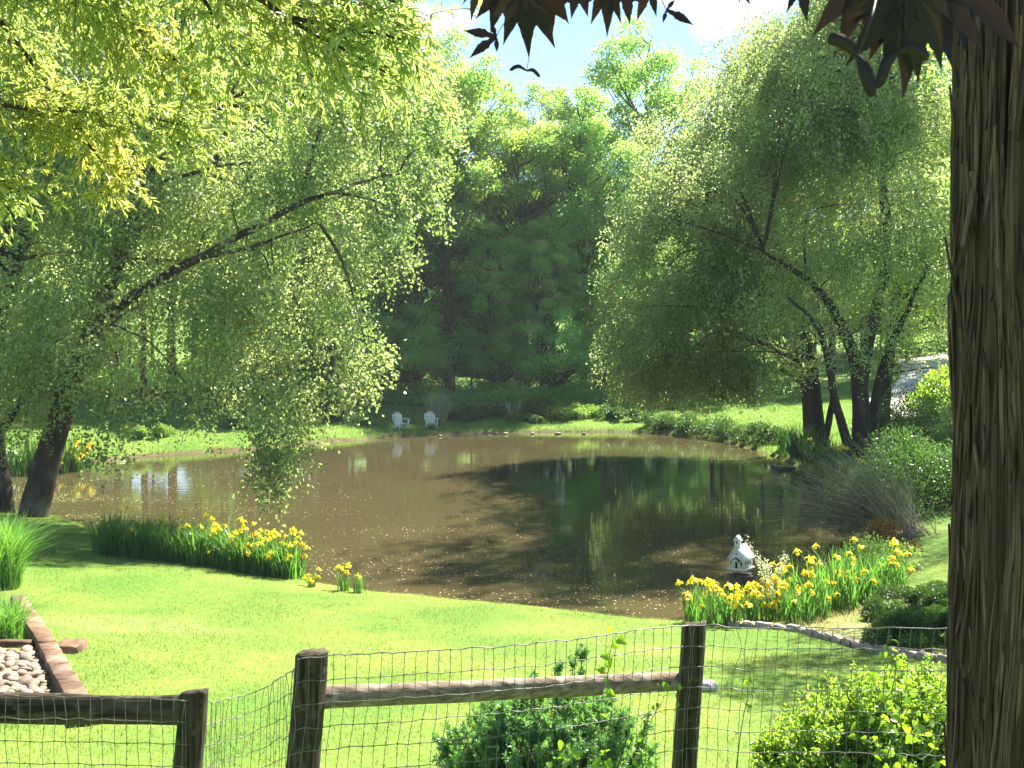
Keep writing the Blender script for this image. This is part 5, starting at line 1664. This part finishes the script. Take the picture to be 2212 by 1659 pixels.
# floating plank near the right shore
pos = wp(1692, 1012, 1); d_ = ray(1692, 1014); tt = -CAM[2] / d_[2]; c = CAM + d_ * tt
mb = MB()
for (x0, y0, z0, x1, y1, z1) in ((-.42, -.25, .05, .42, .25, .12), (-.4, -.22, -.1, -.25, .22, .048), (.25, -.22, -.1, .4, .22, .048)):
    V = np.array([(x, y, z) for z in (z0, z1) for x, y in ((x0, y0), (x1, y0), (x1, y1), (x0, y1))]) + c * np.array([1, 1, 0])
    mb.add(V, np.array([[3, 2, 1, 0], [4, 5, 6, 7], [0, 1, 5, 4], [1, 2, 6, 5], [2, 3, 7, 6], [3, 0, 4, 7]]))
solo("floating_raft", mb, M['bark_grey'], "small grey plank raft floating by the right shore", "raft", origin=c * np.array([1, 1, 0]))


# ------------------------------------------------------------------ toy church birdhouse on its stone pillar
def boxmb(mb, c, s):
    x, y, z = np.array(s) / 2
    V = np.array([(-x, -y, -z), (x, -y, -z), (x, y, -z), (-x, y, -z), (-x, -y, z), (x, -y, z), (x, y, z), (-x, y, z)]) + np.array(c)
    mb.add(V, np.array([[3, 2, 1, 0], [4, 5, 6, 7], [0, 1, 5, 4], [1, 2, 6, 5], [2, 3, 7, 6], [3, 0, 4, 7]]))


def gable_body(mb, x, y0, y1, z0, ze, zr):
    """walls with gables at y0 and y1"""
    V = np.array([(-x, y0, z0), (x, y0, z0), (x, y0, ze), (0, y0, zr), (-x, y0, ze), (-x, y1, z0), (x, y1, z0), (x, y1, ze), (0, y1, zr), (-x, y1, ze)])
    mb.add(V, np.array([[0, 1, 2, 3, 4], [9, 8, 7, 6, 5]]), np.array([[1, 6, 7, 2], [5, 0, 4, 9], [2, 7, 8, 3], [9, 4, 3, 8], [0, 5, 6, 1]]))


def gable_roof(mb, x, y0, y1, ze, zr, th, ov):
    """two thick slopes with overhang"""
    sl = (zr - ze) / x
    for sg in (-1, 1):
        xe = sg * (x + ov); z_e = zr - sl * (x + ov)
        V = np.array([(0, y0, zr), (xe, y0, z_e), (xe, y1, z_e), (0, y1, zr), (0, y0, zr + th), (xe, y0, z_e + th), (xe, y1, z_e + th), (0, y1, zr + th)]) + np.array([0, 0, .002])
        q = np.array([[3, 2, 1, 0], [4, 5, 6, 7], [0, 1, 5, 4], [1, 2, 6, 5], [2, 3, 7, 6], [3, 0, 4, 7]])
        if sg > 0: q = q[:, ::-1]
        mb.add(V, q)


d_ = ray(1600, 1277); tt = -CAM[2] / d_[2]; ch = CAM + d_ * tt
zb = .46
pil = thing("stone_pillar", "dark stacked stone pillar in the water under the toy church", "pillar", (ch[0], ch[1], 0))
mb = MB(); r = R(12)
for lay in range(7):
    z = -.62 + lay * .145
    for sx_ in (-1, 1):
        for sy_ in (-1, 1):
            bm_w = .2 + r.uniform(-.03, .03)
            boxmb(mb, (sx_ * .115 + r.normal() * .012, sy_ * .115 + r.normal() * .012, z), (.215 + r.normal() * .012, .215 + r.normal() * .012, .136))
o = part("stones", mb, M['pillar'], pil, world=False)
bv = o.modifiers.new("bevel", 'BEVEL'); bv.width = .014; bv.segments = 2
church = thing("toy_church", "white miniature church birdhouse with steeple on the stone pillar", "birdhouse", (ch[0], ch[1], zb - .03))
church.rotation_euler = (0, 0, math.radians(-36))
CH = church
W_, D_ = .145, .2
mb = MB(); boxmb(mb, (0, 0, .015), (.36, .46, .03)); part("base", mb, M['white'], CH, world=False)
mb = MB(); gable_body(mb, W_, -D_, D_, .0305, .24, .44); part("wall", mb, M['white'], CH, world=False)
mb = MB(); gable_roof(mb, W_, -D_ - .03, D_ + .03, .24, .44, .014, .035); part("roof", mb, M['white_roof'], CH, world=False)
st = MB(); gable_body(st, .045, -D_ + .01, -D_ + .1, .38, .57, .635); tower = part("steeple", st, M['white'], CH, world=False)
mb = MB(); V0 = -D_ - .01
gable_roof(mb, .045, -D_ - .012, -D_ + .122, .57, .635, .01, .022); part("roof", mb, M['white_roof'], tower, world=False)
mb = MB(); boxmb(mb, (0, -D_ + .008, .515), (.026, .008, .05)); part("window", mb, M['dark'], tower, world=False)
po = MB(); gable_body(po, .075, -D_ - .07, -D_ - .001, .17, .178, .235)
porch = part("porch", po, M['white'], CH, world=False)
mb = MB(); gable_roof(mb, .075, -D_ - .085, -D_ - .002, .178, .235, .009, .02); part("roof", mb, M['grey_roof'], porch, world=False)
for sx_ in (-.06, .06):
    mb = MB(); tube(mb, [(sx_, -D_ - .06, .03), (sx_, -D_ - .06, .171)], .008, 8); part("column", mb, M['white'], porch, world=False)
mb = MB(); boxmb(mb, (.0, -D_ - .003, .09), (.042, .008, .115)); part("door", mb, M['dark'], CH, world=False)


def arched(mb, c, axis, w_, h_):
    n = 9
    pts = [(-w_ / 2, 0), (w_ / 2, 0), (w_ / 2, h_ * .65)] + [(w_ / 2 * math.cos(a), h_ * .65 + w_ * .6 * math.sin(a)) for a in np.linspace(.3, PI - .3, n)] + [(-w_ / 2, h_ * .65)]
    c = np.array(c)
    ex, ez = (np.array([1.0, 0, 0]), np.array([0, -1.0, 0])) if axis == 'y' else (np.array([0, 1.0, 0]), np.array([1.0, 0, 0]))
    f_ = [c + ex * a + np.array([0, 0, b]) + ez * .003 for a, b in pts]; b_ = [c + ex * a + np.array([0, 0, b]) - ez * .003 for a, b in pts]
    k = len(pts)
    mb.add(np.array(f_ + b_), np.arange(k), np.arange(k)[::-1] + k, np.array([[i, i + k, (i + 1) % k + k, (i + 1) % k] for i in range(k)]))


for c_, ax in (((.1, -D_ - .001, .09), 'y'), ((-.1, -D_ - .001, .09), 'y'), ((W_ + .001, -.1, .1), 'x'), ((W_ + .001, .0, .1), 'x'), ((W_ + .001, .1, .1), 'x')):
    mb = MB(); arched(mb, c_, ax, .032, .07); part("window", mb, M['dark'], CH, world=False)
mb = MB(); tube(mb, [(0, -D_ - .004, .30), (0, -D_ + .002, .30)], .016, 14); part("window", mb, M['dark'], CH, world=False)


# ------------------------------------------------------------------ white garden chairs
def slat(mb, pts, wv, th):
    """board along a polyline: width along x, thickness normal to the run"""
    P = np.array(pts, float); m_ = len(P)
    T = nrm(np.gradient(P, axis=0)); S = np.array([1.0, 0, 0]); U = nrm(np.cross(T, S))
    wv = np.broadcast_to(wv, (m_,))
    V = np.stack([P - S * wv[:, None] / 2 - U * th / 2, P + S * wv[:, None] / 2 - U * th / 2, P + S * wv[:, None] / 2 + U * th / 2, P - S * wv[:, None] / 2 + U * th / 2], 1).reshape(-1, 3)
    b = np.arange(m_ - 1) * 4
    Qs = np.concatenate([np.stack([b + u_, b + (u_ + 1) % 4, b + 4 + (u_ + 1) % 4, b + 4 + u_], -1) for u_ in range(4)])
    mb.add(V, Qs, [3, 2, 1, 0], np.array([0, 1, 2, 3]) + 4 * (m_ - 1))


def chair(label, pos, rz):
    c = thing("garden_chair", label, "chair", tuple(pos), "white garden chairs on the far bank")
    c.rotation_euler = (0, 0, rz)
    # local: faces -y, x is width
    mb = MB()
    for k in range(6):
        y = -.3 + k * .095; z = .37 - (y + .3) * .26
        boxmb(mb, (0, y, z), (.54, .082, .022))
    part("seat", mb, M['white'], c, world=False)
    for k in range(5):
        x0 = (k - 2) * .105; top = .98 - .035 * (k - 2) ** 2
        mb = MB(); fan = 1.25
        P = [(x0 * (1 + (fan - 1) * t), .18 + .27 * t, .25 + (top - .25) * t) for t in np.linspace(0, 1, 7)]
        slat(mb, P, np.array([.09, .092, .094, .096, .098, .09, .045]), .02)
        part("back_slat", mb, M['white'], c, world=False)
    mb = MB(); boxmb(mb, (0, .335, .52), (.62, .025, .07)); boxmb(mb, (0, .42, .78), (.6, .022, .06)); part("back_brace", mb, M['white'], c, world=False)
    for sx_ in (-1, 1):
        mb = MB(); V0 = [(sx_ * .33, y, .585) for y in np.linspace(-.38, .36, 6)]
        slat(mb, V0, np.array([.11, .14, .14, .13, .11, .08]), .025); part("armrest", mb, M['white'], c, world=False)
        mb = MB(); boxmb(mb, (sx_ * .29, -.3, .285), (.03, .1, .57)); part("leg", mb, M['white'], c, world=False)
        mb = MB(); slat(mb, [(sx_ * .25, y, .33 - (y + .33) * .33) for y in np.linspace(-.33, .6, 6)], .03, .12); part("leg", mb, M['white'], c, world=False)
    return c


q = gp(866, 929); chair("white slatted garden chair on the left, turned to face right", (q[0], q[1], q[2] - .01), math.radians(38))
q = gp(931, 927); chair("white slatted garden chair on the right, facing the pond", (q[0], q[1], q[2] - .01), math.radians(14))

print("objects", len(bpy.data.objects))

# faint haze added over the whole scene, lifts distant darks like veiling glare
HZ = .00028
m, nt, out = newmat("veil_haze")
pv = nd(nt, "ShaderNodeVolumePrincipled"); pv.inputs["Density"].default_value = HZ; pv.inputs["Color"].default_value = (.86, .93, 1, 1)
nt.links.new(pv.outputs[0], out.inputs["Volume"])
mb = MB(); z_top = 45.0
V = np.array([(x, y, z) for z in (-2.5, z_top) for x, y in ((-950, -350), (950, -350), (950, 1250), (-950, 1250))], float)
mb.add(V, np.array([[3, 2, 1, 0], [4, 5, 6, 7], [0, 1, 5, 4], [1, 2, 6, 5], [2, 3, 7, 6], [3, 0, 4, 7]]))
tag(mb.build("haze", m), kind="stuff")
